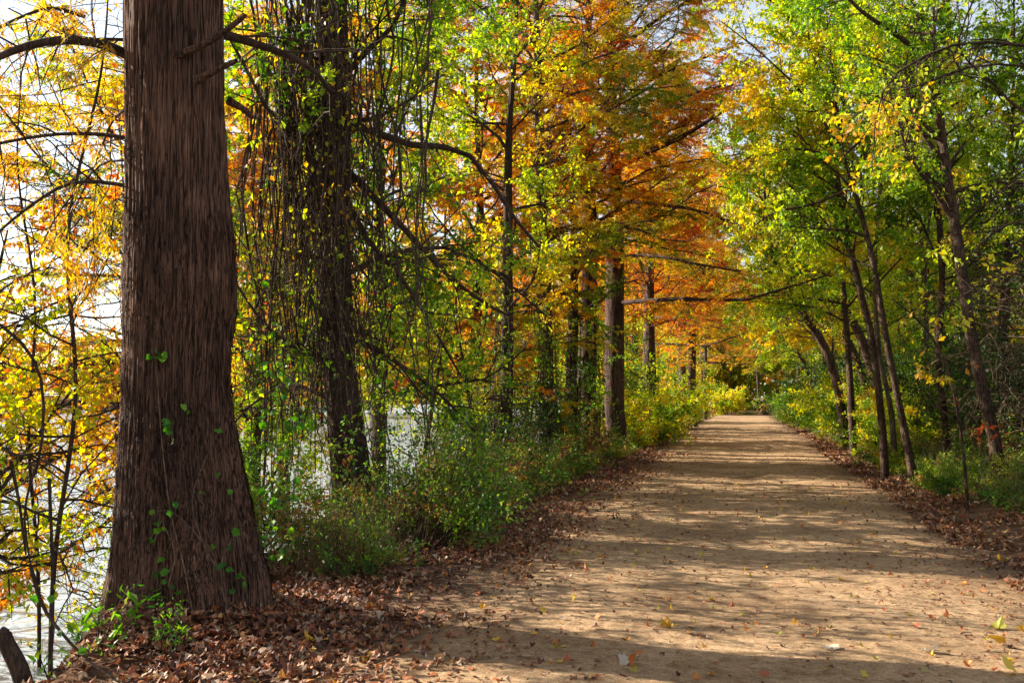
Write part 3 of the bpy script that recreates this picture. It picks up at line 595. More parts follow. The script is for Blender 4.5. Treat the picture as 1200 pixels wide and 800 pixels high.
for i, (x, y, s, src, lm, lab) in enumerate([(-5.4, 21.4, 1.1, k1, 'lime', 'yellow-green sapling just before the ivy-clad cypress'), (-4.9, 24.0, .9, k2, 'green', 'low green sapling between the ivy-clad cypress and the dark trunks'), (-5.6, 27.5, 1.2, k1, 'green', 'green sapling behind the broad dark trunk'),
        (-4.4, 31.6, 1.15, k2, 'lime', 'yellow-green sapling in the gap past the straight reddish trunk'), (-4.9, 36, 1.25, k1, 'green', 'green sapling ahead of the first cypress of the receding row'), (-4.3, 41.5, 1.25, k2, 'lime', 'yellow-green sapling past the first cypress of the receding row'),
        (-4.7, 47, 1.3, k1, 'green', 'green sapling past the second cypress of the receding row'), (-4.2, 56, 1.3, k2, 'lime', 'yellow-green sapling past the third cypress of the receding row'), (-4.4, 66, 1.3, k1, 'lime', 'last yellow-green sapling of the river bank'),
        (-6.6, 10.2, 1.0, k2, 'lime', 'yellow-green sapling leaning over the water between the massive trunk and the vines')]):
    dup(src, (x, y, gz(x, y) - .15), 1.3 * i + .5, s, lab, MAT[lm])
kb = build_tree('bare_sapling', 'nearly leafless twiggy sapling against the white sky beside the massive trunk', 'tree', np.array([[-6.5, 8.5, -1.6], [-6.45, 8.45, 0], [-6.3, 8.5, 1.6], [-6.35, 8.4, 3.2], [-6.1, 8.5, 4.8], [-6.1, 8.6, 6.0]]), [.024, .022, .02, .017, .012, .004],
    [dict(n=38, t=(.2, 1), mode='radial', el=(-25, 50), L=1.9, fall=.2, r=.014, nseg=8, wander=.2, trop=-.06), dict(per_m=4.5, t=(.1, 1), ang=(30, 75), L=.8, fall=.3, r=.006, nseg=6, wander=.22, trop=-.08), dict(per_m=4, t=(.1, 1), ang=(30, 70), L=.35, fall=.3, r=.003, nseg=3, wander=.25, trop=-.05)],
    lf_broad(3.5, .05, seed=640), MAT['bark_twig'], MAT['cyp_orange'], 640, 'crooked saplings on the river bank', dict(nside=14, nring=50, amp=.004, freq=3))
dup(kb, (-7.3, 10.6, -1.5), 2.1, .9, 'nearly leafless twiggy sapling over the water in the gap before the vine curtain')
dup(kb, (-7.0, 9.0, -1.5), 4.0, .85, 'nearly leafless twiggy sapling behind the massive trunk, showing on its river side')
dup(kb, (-6.2, 12.3, -1.4), 5.2, .8, 'nearly leafless twiggy sapling tangled among the hanging vines')
for x, y, s_, src_, lm in ((-9.8, 7.6, 1.75, k1, 'cyp_gold'), (-9.4, 10.2, 1.6, k2, 'cyp_orange'), (-12.5, 11.5, 1.9, k1, 'cyp_gold')):  # saplings put in beyond the bank to throw thin shade streaks on the trail
    dup(src_, (x, y, -2.2), y, s_, 'golden-leaved sapling growing out of the shallows beyond the looping bare vine', MAT[lm], 'golden saplings added in the shallows for shade')
dup(k2, (-4.05, 25.4, gz(-4.05, 25.4) - .1), 2.2, .85, 'slender green sapling directly in front of the broad dark trunk', MAT['green'])
dup(t5, (-3.4, 61, gz(-3.4, 61) - .2), .3, .85, 'golden cypress further on whose limbs close the canopy near the end of the trail', MAT['cyp_gold'])
dup(t5, (-3.9, 44, gz(-3.9, 44) - .2), -.25, .9, 'wide orange cypress whose limbs close the canopy over the middle of the trail', MAT['cyp_orange'])

# ------------------------------------------------------------------ the trees on the woodland side
GR = 'slender trees on the woodland side of the trail'
def right_tree(pts, radii, label, lmat, seed, spec=None, leaf=None, bark='bark_right', name='slender_tree', extra=(), group=GR):
    P = [np.array(p) for p in pts]; P[0][2] = gz(P[0][0], P[0][1]) - .1
    radii = [q * .70 for q in radii]
    return build_tree(name, label, 'tree', P, radii, spec or broad_spec(az=math.pi), leaf or lf_broad(), MAT[bark], MAT[lmat], seed, group, dict(nside=28, nring=90, amp=.008, freq=4), extra)
lime = lambda sd, sh=0: lf_broad(44, .072, seed=sd, shift=sh, scale=1.6)
r1 = right_tree(WP([(1038, 562), (1033, 490), (1022, 400), (1008, 340), (996, 290), (985, 230), (972, 150), (960, 60), (952, -40)], 19.6), [.125, .10, .095, .09, .08, .07, .055, .04, .015],
                'slim straight trunk standing at the very edge of the trail, leaning in at the top', 'lime', 71, broad_spec(L=2.8, n=20, t=(.38, 1), az=math.pi, azp=.45), lime(41, .05),
                extra=[(WP([(972, 150, 19.6), (930, 165, 19.4), (885, 180, 19.2), (850, 205, 19)]), .03, .01, broad_spec()[1:]), (WP([(960, 60, 19.6), (915, 10, 19.4), (870, -20, 19.2), (835, -40, 19)]), .03, .01, broad_spec()[1:])])
r2 = right_tree(WP([(1073, 572), (1060, 505), (1045, 430), (1034, 370), (1026, 320), (1012, 260), (990, 180), (975, 80), (965, -30)], 18.2), [.12, .095, .085, .08, .07, .06, .05, .035, .012],
                'slim pale-barked trunk just behind the edge trunk, curving towards the trail', 'lime', 72, broad_spec(L=2.8, n=18, t=(.42, 1), az=math.pi, azp=.5), lime(42, .1),
                extra=[(WP([(990, 180, 18.2), (945, 115, 18.1), (895, 65, 18), (845, 25, 17.9)]), .03, .01, broad_spec()[1:]), (WP([(1000, 220, 18.2), (950, 240, 18), (905, 250, 17.8), (872, 275, 17.7)]), .03, .01, broad_spec()[1:])])
r3 = right_tree(WP([(1050, 545), (1044, 480), (1030, 410), (1026, 330), (1030, 250), (1040, 150), (1050, 60)], 21.5), [.09, .075, .07, .06, .05, .04, .015],
                'thin pale trunk set back between the two slim trunks', 'lime', 73, broad_spec(L=2.2, n=14, t=(.4, 1)), lime(43), 'bark_pale')
ex4 = [(WP([(1102, 150, 15.5), (1092, 95, 15.3), (1078, 62, 15.1), (1040, 35, 14.9), (1000, 5, 14.6), (960, -40, 14.4)]), .06, .02, broad_spec()[1:]),
       (WP([(1104, 165, 15.5), (1070, 150, 15.2), (1050, 125, 15), (1020, 110, 14.8)]), .03, .01, broad_spec()[1:]),
       (WP([(1118, 260, 15.5), (1090, 215, 15.4), (1065, 185, 15.3), (1055, 150, 15.2), (1040, 100, 15)]), .05, .015, broad_spec()[1:])]
r4 = right_tree(WP([(1172, 590), (1166, 520), (1150, 450), (1137, 385), (1128, 320), (1118, 255), (1107, 180), (1100, 110), (1094, 30), (1090, -80)], 15.5), [.17, .14, .13, .12, .12, .11, .085, .07, .05, .02],
                'thicker leaning trunk with forked dark limbs against the sky, in front of the dark thicket', 'lime', 74, broad_spec(L=2.4, n=20, t=(.45, 1), az=math.pi, azp=.35), lf_broad(40, .066, seed=44, shift=.0), extra=ex4)
r5 = right_tree(WP([(992, 500), (984, 465), (975, 430), (962, 398), (938, 362), (915, 320), (900, 270), (895, 200)], 30), [.22, .19, .175, .16, .14, .11, .07, .03],
                'dark trunk leaning strongly over the trail beyond the slim trunks', 'lime', 75, broad_spec(L=3.4, n=24, t=(.3, 1), az=math.pi, azp=.4), lime(45, .12), 'bark_far')
r6 = right_tree(WP([(1000, 505), (996, 440), (992, 380), (985, 300), (975, 200), (970, 90)], 27), [.15, .12, .11, .09, .06, .02],
                'upright twisted trunk behind the strongly leaning one', 'lime', 76, broad_spec(L=3.2, n=24, t=(.3, 1), az=math.pi, azp=.3), lime(46, .05))
r7 = right_tree(WP([(1110, 560), (1108, 500), (1100, 420), (1104, 330), (1100, 200), (1110, 60), (1112, -60)], 19.5), [.12, .10, .09, .08, .07, .05, .02],
                'shaded upright trunk inside the dark thicket', 'green', 77, broad_spec(L=2.6, n=22, t=(.35, 1)), lime(47, .08))
# overhanging tree whose trunk stands outside the view
sub8 = [dict(per_m=4.2, t=(.1, 1), ang=(25, 60), L=.8, fall=.4, r=.010, nseg=5, wander=.16, trop=-.03), dict(per_m=4, ang=(30, 70), L=.35, r=.004, nseg=3, wander=.2, trop=-.05)]
ex8 = [(WP([(1300, 70, 9.6), (1195, 52, 9.2), (1130, 51, 9.0), (1085, 65, 8.9), (1045, 92, 8.8), (1028, 130, 8.8), (1022, 195, 8.8)]), .018, .005, sub8),
       (WP([(1300, 90, 10), (1190, 76, 9.6), (1130, 80, 9.4), (1085, 98, 9.2), (1040, 112, 9.1), (1000, 138, 9)]), .014, .005, sub8),
       (WP([(1300, 200, 10), (1195, 128, 9.6), (1165, 98, 9.5), (1128, 66, 9.4), (1125, 40, 9.3), (1150, -20, 9.2)]), .02, .008, sub8),
       (WP([(1310, 350, 9.8), (1230, 330, 9.4), (1180, 320, 9.2), (1130, 345, 9), (1090, 380, 8.9)]), .016, .005, sub8),
       (WP([(1310, 300, 9.8), (1240, 280, 9.4), (1190, 260, 9.2), (1150, 285, 9), (1120, 320, 8.9)]), .016, .005, sub8)]
r8 = right_tree(WP([(1330, 700), (1325, 560), (1320, 400), (1312, 250), (1305, 100), (1300, -50)], 9.8), [.16, .13, .12, .11, .09, .07],
                'overhanging tree reaching thin bowed branches into the picture above the thicket', 'lime', 78, broad_spec(L=1.6, n=6, t=(.75, 1)), lf_broad(40, .055, seed=48, shift=.1), extra=ex8)
r9 = right_tree(WP([(1135, 600), (1128, 520), (1115, 450), (1095, 400), (1070, 370), (1045, 350)], 13.6), [.03, .026, .022, .018, .012, .005],
                'thin sapling with rust-coloured leaves arching before the dark thicket', 'cyp_rust', 79, [dict(n=9, t=(.4, 1), mode='radial', el=(-10, 40), L=.8, fall=.3, r=.008, nseg=4, wander=.2, trop=-.03), dict(per_m=7, t=(.2, 1), ang=(30, 70), L=.3, r=.003, nseg=3, wander=.2)],
                lf_broad(30, .085, seed=49, width=.22, droop=.6), name='rusty_sapling')
# copies deeper in the woods: (x, y, scale, source, leaf material)
WOODL = 'green-leaved tree standing among the close-set woodland trees'
rng = np.random.default_rng(77); srcs = [r1, r3, r6, r7, r4]
k = 0
for (x0, n, ys) in ((5.2, 9, 22), (8.5, 9, 19), (12.5, 8, 16), (18, 6, 24)):
    for j in range(n):
        y = ys + j * (78 - ys) / n + rng.uniform(-1.5, 1.5); x = x0 + rng.uniform(-1.2, 1.2); s_ = srcs[k % 5]; k += 1
        dup(s_, (x, y, gz(x, y) - .1), rng.uniform(0, 6.28), rng.uniform(.85, 1.2), WOODL, MAT['green' if k % 2 else 'lime'], 'woodland trees behind the trail-side trunks')
edge = [(4.4, 33.5, 1.15, r5, 'lime', 'tall leaning lime-leaved tree next beyond the strongly leaning trunk'), (4.6, 38, 1.0, r5, 'lime', 'leaning lime-leaved tree over the trail, beyond the strongly leaning trunk'),
        (4.2, 47, .95, r6, 'lime', 'yellow-green tree at the woodland edge halfway down the trail'),
        (4.0, 57, .95, r5, 'green', 'green tree leaning over the trail far down its woodland edge'),
        (4.3, 68, 1.0, r6, 'lime', 'yellow-green tree at the woodland edge near the far bend')]
for i, (x, y, s, src, lm, lab) in enumerate(edge): dup(src, (x, y, gz(x, y) - .1), .25 * (i - 1), s, lab, MAT[lm], GR)
far = [(-3.2, 90, 1.15, t5, 'cyp_orange'), (4.6, 84, 1.3, r5, 'lime'), (-9, 98, 1.1, t3c, 'cyp_orange'), (-3.5, 104, .95, t5, 'cyp_rust'), (2, 118, .95, t3, 'cyp_gold'), (7, 100, .9, t4, 'cyp_orange'), (12, 112, 1.2, t3b, 'green'), (-14, 112, 1.2, t3b, 'green'),
       (18, 98, 1.2, r6, 'lime'), (-1, 128, 1.3, r6, 'green'), (4.5, 130, 1.4, r7, 'green'), (9, 132, 1.4, t3c, 'cyp_gold')]
for i, (x, y, s, src, lm) in enumerate(far):
    dup(src, (x, y, gz(x, y)), i * 1.3, s, 'mixed autumn tree in the wood closing the end of the trail', MAT[lm], 'trees closing the end of the trail')

# ------------------------------------------------------------------ the dark cedar thicket
jun = [dict(n=85, t=(.08, 1), mode='radial', el=(-20, 25), L=1.9, fall=.5, r=.022, nseg=6, wander=.2, trop=-.02),
       dict(per_m=6, t=(.2, 1), ang=(30, 75), L=.8, fall=.4, r=.009, nseg=4, wander=.25, trop=-.03),
       dict(per_m=3, t=(.2, 1), ang=(30, 75), L=.35, fall=.4, r=.003, nseg=3, wander=.3, trop=0)]
def cedar(x, y, h, label, seed, lean=0):
    P = [np.array([x + lean * t * .5, y + .1 * math.sin(5 * t), gz(x, y) - .1 + h * t]) for t in (0, .2, .45, .7, 1)]
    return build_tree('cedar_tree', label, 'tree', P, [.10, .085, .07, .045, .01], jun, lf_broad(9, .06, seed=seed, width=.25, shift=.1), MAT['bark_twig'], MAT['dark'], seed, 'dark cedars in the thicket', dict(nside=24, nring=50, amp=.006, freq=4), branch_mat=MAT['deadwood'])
j1 = cedar(5.4, 17.6, 5.5, 'shaded cedar full of dead grey twigs, behind the thicker leaning trunk', 81)
j2 = cedar(6.0, 15.4, 5.0, 'shaded cedar full of dead twigs at the picture edge of the thicket', 82)
dup(j1, (4.9, 20.2, gz(4.9, 20.2) - .1), 2, 1.0, 'shaded cedar between the slim trunks and the thicker leaning trunk')
dup(j2, (7.4, 18.2, gz(7.4, 18.2) - .1), 4, 1.2, 'taller cedar at the back of the dark thicket')
dup(j1, (7.6, 14.2, gz(7.6, 14.2) - .1), 1, 1.15, 'cedar filling the dark corner where the thicket leaves the view')
dup(j2, (6.6, 21.5, gz(6.6, 21.5) - .1), 3, 1.25, 'cedar deepest in the thicket, beyond the slim trunks')

for i, (x, y, s, src, lm) in enumerate([(-8.8, 1.2, .8, t3c, 'cyp_orange'), (-13.5, 5.0, .9, t3c, 'cyp_gold'), (-7.0, 2.2, .6, t3, 'cyp_orange'), (-13.0, 1.5, .8, t4, 'cyp_gold'), (-9.5, -2.6, .9, t3c, 'cyp_gold')]):  # cypresses added out of view so their crowns shade the near trail
    dup(src, (x, y, gz(x, y) - .2), i * 1.9 + .7, s, 'cypress standing in the river shallows upstream of the massive trunk', MAT[lm], 'cypresses upstream in the shallows')
# ------------------------------------------------------------------ shrubs
def shrub(name, x, y, h, w, label, lmat, seed, n=26, per_m=55, size=.05, group=None, leafw=.32, mat='bark_twig', shift=0, cat='shrub'):
    rng = np.random.default_rng(seed); base = np.array([x, y, gz(x, y) - .04]); polys, tw = [], []
    for i in range(n):
        a = rng.uniform(0, 6.28); q = math.sqrt(rng.random()); b = np.array([math.cos(a) * q * w * .25, math.sin(a) * q * w * .25, 0])
        d = nrm(np.array([math.cos(a) * q * w * .9, math.sin(a) * q * w * .9, h * rng.uniform(.7, 1.1)]))
        Q, R = walk(rng, b, d, h * rng.uniform(.6, 1.15), .011, 7, .12, -.02); polys.append((Q, R)); tw.append(Q[3:])
        o = []; grow(rng, Q, R, [dict(per_m=6 / max(h, .6) * 1.3, t=(.15, 1), ang=(30, 75), L=h * .36, fall=.3, r=.006, nseg=4, wander=.2, trop=-.02),
                                 dict(per_m=5, ang=(30, 70), L=h * .16 + .05, r=.003, nseg=3, wander=.2, trop=-.02)], 0, o)
        for l, a_, b_ in o: polys.append((a_, b_)); tw.append(a_)
    V, F, tn = leaves(rng, tw, per_m, size, width=leafw, seed=seed, scale=.6, shift=shift); ok = V.reshape(-1, 4, 3)[:, :, 2].min(1) > -.02
    F = F[ok]; tn = tn[ok]
    root = empty(name, base); tag(root, label, cat, group)
    obj('stems', tube_mesh('stems', polys, 5), MAT[mat], root); obj('foliage', mesh_np('foliage', V, F, False, tn), MAT[lmat], root)
    return root
GL, GRR = 'bushes along the river side of the trail', 'bushes along the woodland side of the trail'
s1 = shrub('leafy_shrub', -3.45, 10.3, 1.5, 1.35, 'tall fine-leaved green bush with bright water showing through it, beside the vine-draped trunk', 'shrub', 101, 22, 36, .042, GL, shift=-.12)
s2 = shrub('leafy_shrub', -3.95, 9.3, 1.2, .95, 'thin yellowish bush of dry stems at the foot of the vine-draped trunk', 'shrub', 102, 16, 42, .045, GL, mat='bark_twig', shift=-.15)
s3 = shrub('leafy_shrub', -4.0, 16.3, 1.15, 1.6, 'spreading green bush next along the trail from the tall fine-leaved one', 'shrub', 103, 30, 60, .045, GL)
s4 = shrub('leafy_shrub', 3.9, 27.0, 1.6, 1.5, 'sunlit lime bush beneath the strongly leaning trunk', 'lime', 104, 28, 60, .055, GRR)
s5 = shrub('leafy_shrub', -3.85, 19.4, .95, 1.7, 'low dense green bush in the middle of the river-side strip', 'shrub', 105, 30, 65, .045, GL)
lx = [(s1, -4.3, 13.0, .95, 'shrub', 'green bush just behind the tall fine-leaved one, nearer the water'), (s2, -3.35, 8.5, .6, 'shrub', 'small yellowish bush on the leaf litter between the two trunks'), (s3, -3.7, 13.2, .7, 'shrub', 'knee-high bush between the tall fine-leaved bush and the spreading one'), (s2, -4.6, 8.6, 1.0, 'shrub', 'thin dry bush on the bank edge just past the massive trunk'),
      (s3, -4.3, 22.6, 1.3, 'shrub', 'broad green bush just short of the dark cypress stems'), (s5, -3.6, 25.8, .8, 'shrub', 'low bush right in front of the dark cypress stems'),
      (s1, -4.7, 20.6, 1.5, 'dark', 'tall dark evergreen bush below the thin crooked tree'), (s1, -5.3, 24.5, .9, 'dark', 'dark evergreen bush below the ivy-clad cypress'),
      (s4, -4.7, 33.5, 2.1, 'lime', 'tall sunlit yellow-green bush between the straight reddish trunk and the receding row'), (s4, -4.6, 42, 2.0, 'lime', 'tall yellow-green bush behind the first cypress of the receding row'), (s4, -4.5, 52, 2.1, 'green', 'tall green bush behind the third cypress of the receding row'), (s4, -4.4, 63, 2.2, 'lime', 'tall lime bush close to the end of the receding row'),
      (s3, -3.7, 31.5, 1.0, 'lime', 'yellow-green bush just past the straight reddish trunk'), (s5, -3.4, 35, 1.1, 'shrub', 'green bush second past the straight reddish trunk'),
      (s4, -4.2, 39, 1.2, 'lime', 'tall yellow-green bush in front of the receding cypress row'), (s3, -3.5, 44, 1.2, 'shrub', 'green bush midway along the receding cypress row'),
      (s4, -3.6, 50, 1.2, 'lime', 'yellow-green bush before the third cypress of the receding row'), (s1, -3.6, 58, 1.0, 'shrub', 'green bush after the third cypress of the receding row'),
      (s4, -3.7, 67, 1.3, 'lime', 'lime bush near the far end of the river side'), (s3, -3.6, 76, 1.5, 'shrub', 'last green bush of the river side before the bend')]
for i, (src, x, y, s, lm, lab) in enumerate(lx): dup(src, (x, y, gz(x, y) - .04), i * 1.7, s, lab, MAT[lm], GL)
rx = [(s3, 3.45, 17.2, .5, 'green', 'ankle-high green clump at the trail edge before the slim straight trunk'), (s5, 3.7, 19.2, .6, 'green', 'low green clump between the slim straight trunk and the thicket'), (s3, 3.9, 14.6, .45, 'shrub', 'small green clump on the litter beside the rusty sapling'),
      (s5, 3.3, 22.0, .6, 'lime', 'low yellow-green clump just past the slim straight trunk'), (s1, 5.3, 12.6, .6, 'green', 'sparse leafy clump lowest on the leaf-strewn woodland bank'),
      (s4, 4.2, 30.5, 1.3, 'lime', 'big sunlit lime bush just beyond the one under the leaning trunk'), (s3, 3.5, 23.6, .8, 'shrub', 'low green bush behind the slim straight trunk at the trail edge'),
      (s4, 4.0, 35.5, 1.5, 'lime', 'tall lime bush third along the woodland side'), (s1, 3.9, 41, 1.4, 'lime', 'feathery lime bush fourth along the woodland side'),
      (s4, 3.7, 47, 1.5, 'green', 'green bush fifth along the woodland side'), (s3, 3.6, 54, 1.7, 'shrub', 'dark green bush sixth along the woodland side'),
      (s4, 3.7, 62, 1.5, 'green', 'green bush seventh along the woodland side'), (s1, 3.6, 71, 1.4, 'shrub', 'last bush of the woodland side before the bend'),
      (s5, 4.4, 16.6, .8, 'green', 'low leafy bush at the foot of the dark thicket'), (s3, 5.2, 14.2, .75, 'green', 'leafy bush beside the leaf-strewn bank, nearest the picture edge'),
      (s4, 5.6, 25.0, 1.4, 'green', 'green bush deeper in behind the slim trunks'), (s3, 4.6, 19.0, .9, 'shrub', 'small green bush right behind the pale curving trunk')]
for i, (src, x, y, s, lm, lab) in enumerate(rx): dup(src, (x, y, gz(x, y) - .04), i * 1.3, s, lab, MAT[lm], GRR)
s6 = shrub('round_bush', -1.0, 92, 2.5, 2.0, 'round pale lime bush glowing in the sun at the end of the trail', 'lime', 110, 34, 26, .14, shift=.2)
dup(s3, (2.6, 91, gz(2.4, 90)), 1, .8, 'low dark bush at the far bend beside the round lime bush', MAT['dark'])
dup(s3, (-4.2, 91, gz(-4.2, 90)), 2, .9, 'low dark bush across the far bend on the river side', MAT['dark'])
dup(s5, (.8, 91, gz(.8, 91)), 2, .6, 'low green bush in the middle of the far bend', MAT['shrub'])

rng = np.random.default_rng(88); k = 0
for (x0, n, ya, yb) in ((6.6, 11, 23, 70), (9.6, 14, 15, 75), (13, 8, 20, 80)):
    for j in range(n):
        y = ya + (yb - ya) * (j / n) ** 1.2 + rng.uniform(-.8, .8); x = x0 + rng.uniform(-.8, .8); k += 1
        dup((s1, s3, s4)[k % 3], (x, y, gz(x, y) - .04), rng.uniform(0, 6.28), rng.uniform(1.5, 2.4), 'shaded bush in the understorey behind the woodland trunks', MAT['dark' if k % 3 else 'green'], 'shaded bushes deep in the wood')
# undergrowth: countless small leafy stems on both verges
def undergrowth(name, pts, hs, label, lmat, seed, per_m=60, size=.04):
    rng = np.random.default_rng(seed); polys = []
    for (x, y), h in zip(pts, hs):
        z = gz(x, y) - .02
        for _ in range(3):
            Q, R = walk(rng, np.array([x, y, z]), nrm(np.array([rng.normal(0, .45), rng.normal(0, .45), 1.0])), h * rng.uniform(.6, 1.2), .004, 5, .14, -.03); polys.append((Q, R))
            for t in (.35, .6, .8):
                p = at_t(Q, t); q, r = walk(rng, p, nrm(rng.normal(0, 1, 3) + np.array([0, 0, .5])), h * .35, .0022, 3, .15, 0); polys.append((q, r))
    V, F, tn = leaves(rng, [q for q, _ in polys], per_m, size, seed=seed, scale=.8)
    o = obj(name, mesh_np(name, V, F, False, tn), MAT[lmat]); tag(o, label, 'undergrowth', kind='stuff')
    obj('stems', tube_mesh('stems', polys, 4), MAT['deadwood'], o)
rng = np.random.default_rng(200); pts, hs = [], []
for k in range(1600):
    y = 8.6 + 70 * rng.random() ** 1.5; x = -3.15 - abs(rng.normal(0, .75)) - max(0, (12 - y) * .35)
    if x < -4.7: continue
    c = float(vnoise(np.array([x * .9, y * .5, 0.]), 61))
    if c < .35 and rng.random() < .8: continue
    pts.append((x, y)); hs.append(rng.uniform(.12, .42) * (.5 + 1.1 * c) * (1 + .6 * min(-x - 3, 1.5)))
undergrowth('undergrowth', pts, hs, 'mixed low weeds and seedlings covering the river-side verge', 'shrub', 201)
pts, hs = [], []
for k in range(1700):
    y = 10.5 + 68 * rng.random() ** 1.7; x = 3.0 + abs(rng.normal(0, 1.0)) + max(0, (17 - y) * .15)
    c = float(vnoise(np.array([x * .9, y * .5, 0.]), 62))
    if c < .4 and rng.random() < .8: continue
    pts.append((x, y)); hs.append(rng.uniform(.1, .34) * (1 + .5 * min(x - 3.3, 2)))
undergrowth('undergrowth', pts, hs, 'mixed low weeds and seedlings under the woodland trees', 'shrub', 202)

def stalks(pts, label, seed):
    rng = np.random.default_rng(seed); polys = []
    for x, y in pts:
        z = gz(x, y) - .02; h = rng.uniform(.2, .75) * (1 if rng.random() < .8 else 1.4)
        polys.append(walk(rng, np.array([x, y, z]), nrm(np.array([rng.normal(0, .3), rng.normal(0, .3), 1.0])), h, rng.uniform(.0018, .004), 6, .07, -.04, .3))
    o = obj('dry_grass', tube_mesh('dry_grass', polys, 4), MAT['straw']); tag(o, label, 'dry grass', kind='stuff')
rng = np.random.default_rng(230); ys = 8.2 + 26 * rng.random(2600) ** 1.6; stalks(list(zip(-3.35 - np.abs(rng.normal(0, .55, 2600)), ys)), 'dry straw stalks standing along the river-side verge', 231)
ys = 11 + 24 * rng.random(1500) ** 1.5; stalks(list(zip(3.4 + np.abs(rng.normal(0, .9, 1500)), ys)), 'dry stalks and dead twigs along the woodland verge', 232)
# ------------------------------------------------------------------ fallen leaves
def leaf_shape(kind, n):
    th = np.linspace(-np.pi, np.pi, n, endpoint=False)
    if kind == 'lobed':
        r = .33 + .17 * np.abs(np.cos(2.5 * th)) ** 1.3 + .12 * np.cos(th)
    else:
        r = .34 + .16 * np.cos(th) ** 2
        return np.stack([np.cos(th) * .5, np.sin(th) * .5 * .55 * (1 - .25 * np.cos(th))], -1)
    return np.stack([np.cos(th) * r, np.sin(th) * r * .9], -1)
def scatter(rng, X, Y, size, mat, name, label, kind='lobed', tilt=.35, lift=.012, n=10, tone=None, stuff=True):
    m_ = len(X); S = leaf_shape(kind, n); S = np.concatenate([[[0, 0]], S]); k = len(S)
    cu = rng.normal(.2, 1.1, (m_, 1)); cv = rng.normal(.7, 1.1, (m_, 1)); sz = size * rng.uniform(.55, 1.3, (m_, 1))
    L = np.broadcast_to(S[None], (m_, k, 2)) * (1 + rng.normal(0, .06, (m_, k, 1)))
    z = cu * L[..., 0] ** 2 + cv * L[..., 1] ** 2
    P = np.stack([L[..., 0], L[..., 1], z], -1) * sz[..., None]
    a = rng.uniform(0, 6.28, m_); nx, ny = rng.normal(0, tilt, m_), rng.normal(0, tilt, m_)
    N = nrm(np.stack([nx, ny, np.ones(m_)], -1)); U = nrm(np.cross(np.stack([-np.sin(a), np.cos(a), 0 * a], -1), N)); Wv = np.cross(N, U)
    G = P[..., 0:1] * U[:, None] + P[..., 1:2] * Wv[:, None] + P[..., 2:3] * N[:, None]
    lo = G[..., 2].min(1); base = np.stack([X, Y, hgt(X, Y) + .008 - lo + rng.uniform(0, 1, m_) * lift], -1)
    V = (G + base[:, None]).reshape(-1, 3); off = (np.arange(m_) * k)[:, None]
    i = np.arange(1, k); j = np.roll(i, -1); T = np.stack([np.zeros_like(i), i, j], -1)
    F = (off[:, :, None] + T[None]).reshape(-1, 3); tn = rng.random(m_) if tone is None else tone
    o = obj(name, mesh_np(name, V, F, False, np.repeat(tn, k - 1)), MAT[mat])
    if stuff: tag(o, label, 'fallen leaves', kind='stuff')
    return o
rng = np.random.default_rng(300)
n = 52000; Y = 3.2 + 26 * rng.random(n) ** 1.4; X = -3.3 + rng.normal(0, .8, n); X = np.where(rng.random(n) < .35, rng.uniform(-5.2, -3.0, n), X)
c = fbm(np.stack([X * 1.3, Y * .9, X * 0], -1), 3, 33); keep = (rng.random(n) < np.clip((c - .3) * 4, .1, 1) * np.clip((-X - 1.1) / 1.3, .05, 1)); X, Y = X[keep], Y[keep]
scatter(rng, X, Y, .058, 'litter', 'leaf_litter', 'thick brown and rust leaf litter along the river-side edge of the trail', lift=.022, tilt=.25)
scatter(rng, X[::2] + .03, Y[::2] + .04, .06, 'litter', 'leaf_litter', 'curled narrow brown leaves mixed into the litter on the river side', kind='oval', lift=.03, n=8)
n = 13000; Y = 6.5 + 28 * rng.random(n) ** 1.3; X = 2.2 + np.abs(rng.normal(.2, .9, n))
c = fbm(np.stack([X * 1.3, Y * .9, X * 0], -1), 3, 35); keep = rng.random(n) < np.clip((c - .3) * 4, .1, 1); X, Y = X[keep], Y[keep]
scatter(rng, X, Y, .062, 'litter', 'leaf_litter', 'brown leaf litter along the woodland edge of the trail', lift=.03)
n = 36000; Y = 3 + 50 * rng.random(n) ** 1.5; X = rng.uniform(-3.0, 3.1, n); c = fbm(np.stack([X * 1.5, Y, X * 0], -1), 3, 44); keep = rng.random(n) < .17 + np.clip((np.abs(X - .15) - .9) / 1.9, 0, 1) * np.clip((c - .35) * 4, .15, 1); X, Y = X[keep], Y[keep]
scatter(rng, X, Y, .042, 'litter', 'leaf_litter', 'scattered small brown leaves lying over the sandy trail', kind='oval', tilt=.15, lift=.004, n=7)
n = 900; Y = 3.2 + 16 * rng.random(n) ** 1.4; X = rng.uniform(-2.9, 3.6, n)
scatter(rng, X, Y, .055, 'litter_bright', 'leaf_litter', 'sparse yellow, orange and pale leaves dotted over the sandy trail', tilt=.3, lift=.01)
n = 9000; Y = 27 + 50 * rng.random(n); X = rng.choice([-1, 1], n) * (2.5 + np.abs(rng.normal(0, .7, n)))
scatter(rng, X, Y, .11, 'litter', 'leaf_litter', 'brown leaves drifted along both far edges of the trail', kind='oval', lift=.03, n=5)
polys = []
for k in range(520):
    side = k % 3; x = rng.uniform(-4.6, -2.0) if side < 2 else rng.uniform(2.5, 4.6); y = 3.6 + 20 * rng.random() ** 1.5; a = rng.uniform(0, 6.28)
    Q, R = walk(rng, np.array([x, y, 0]), np.array([math.cos(a), math.sin(a), 0]), rng.uniform(.08, .5), rng.uniform(.0015, .006), 6, .14, 0, .5); Q[:, 2] = hgt(Q[:, 0], Q[:, 1]) + .022 + np.abs(rng.normal(0, .012, 7)); polys.append((Q, R))
o = obj('twig_debris', tube_mesh('twig_debris', polys, 5), MAT['deadwood']); tag(o, 'fallen twigs lying in the leaf litter on both verges', 'twigs', kind='stuff')
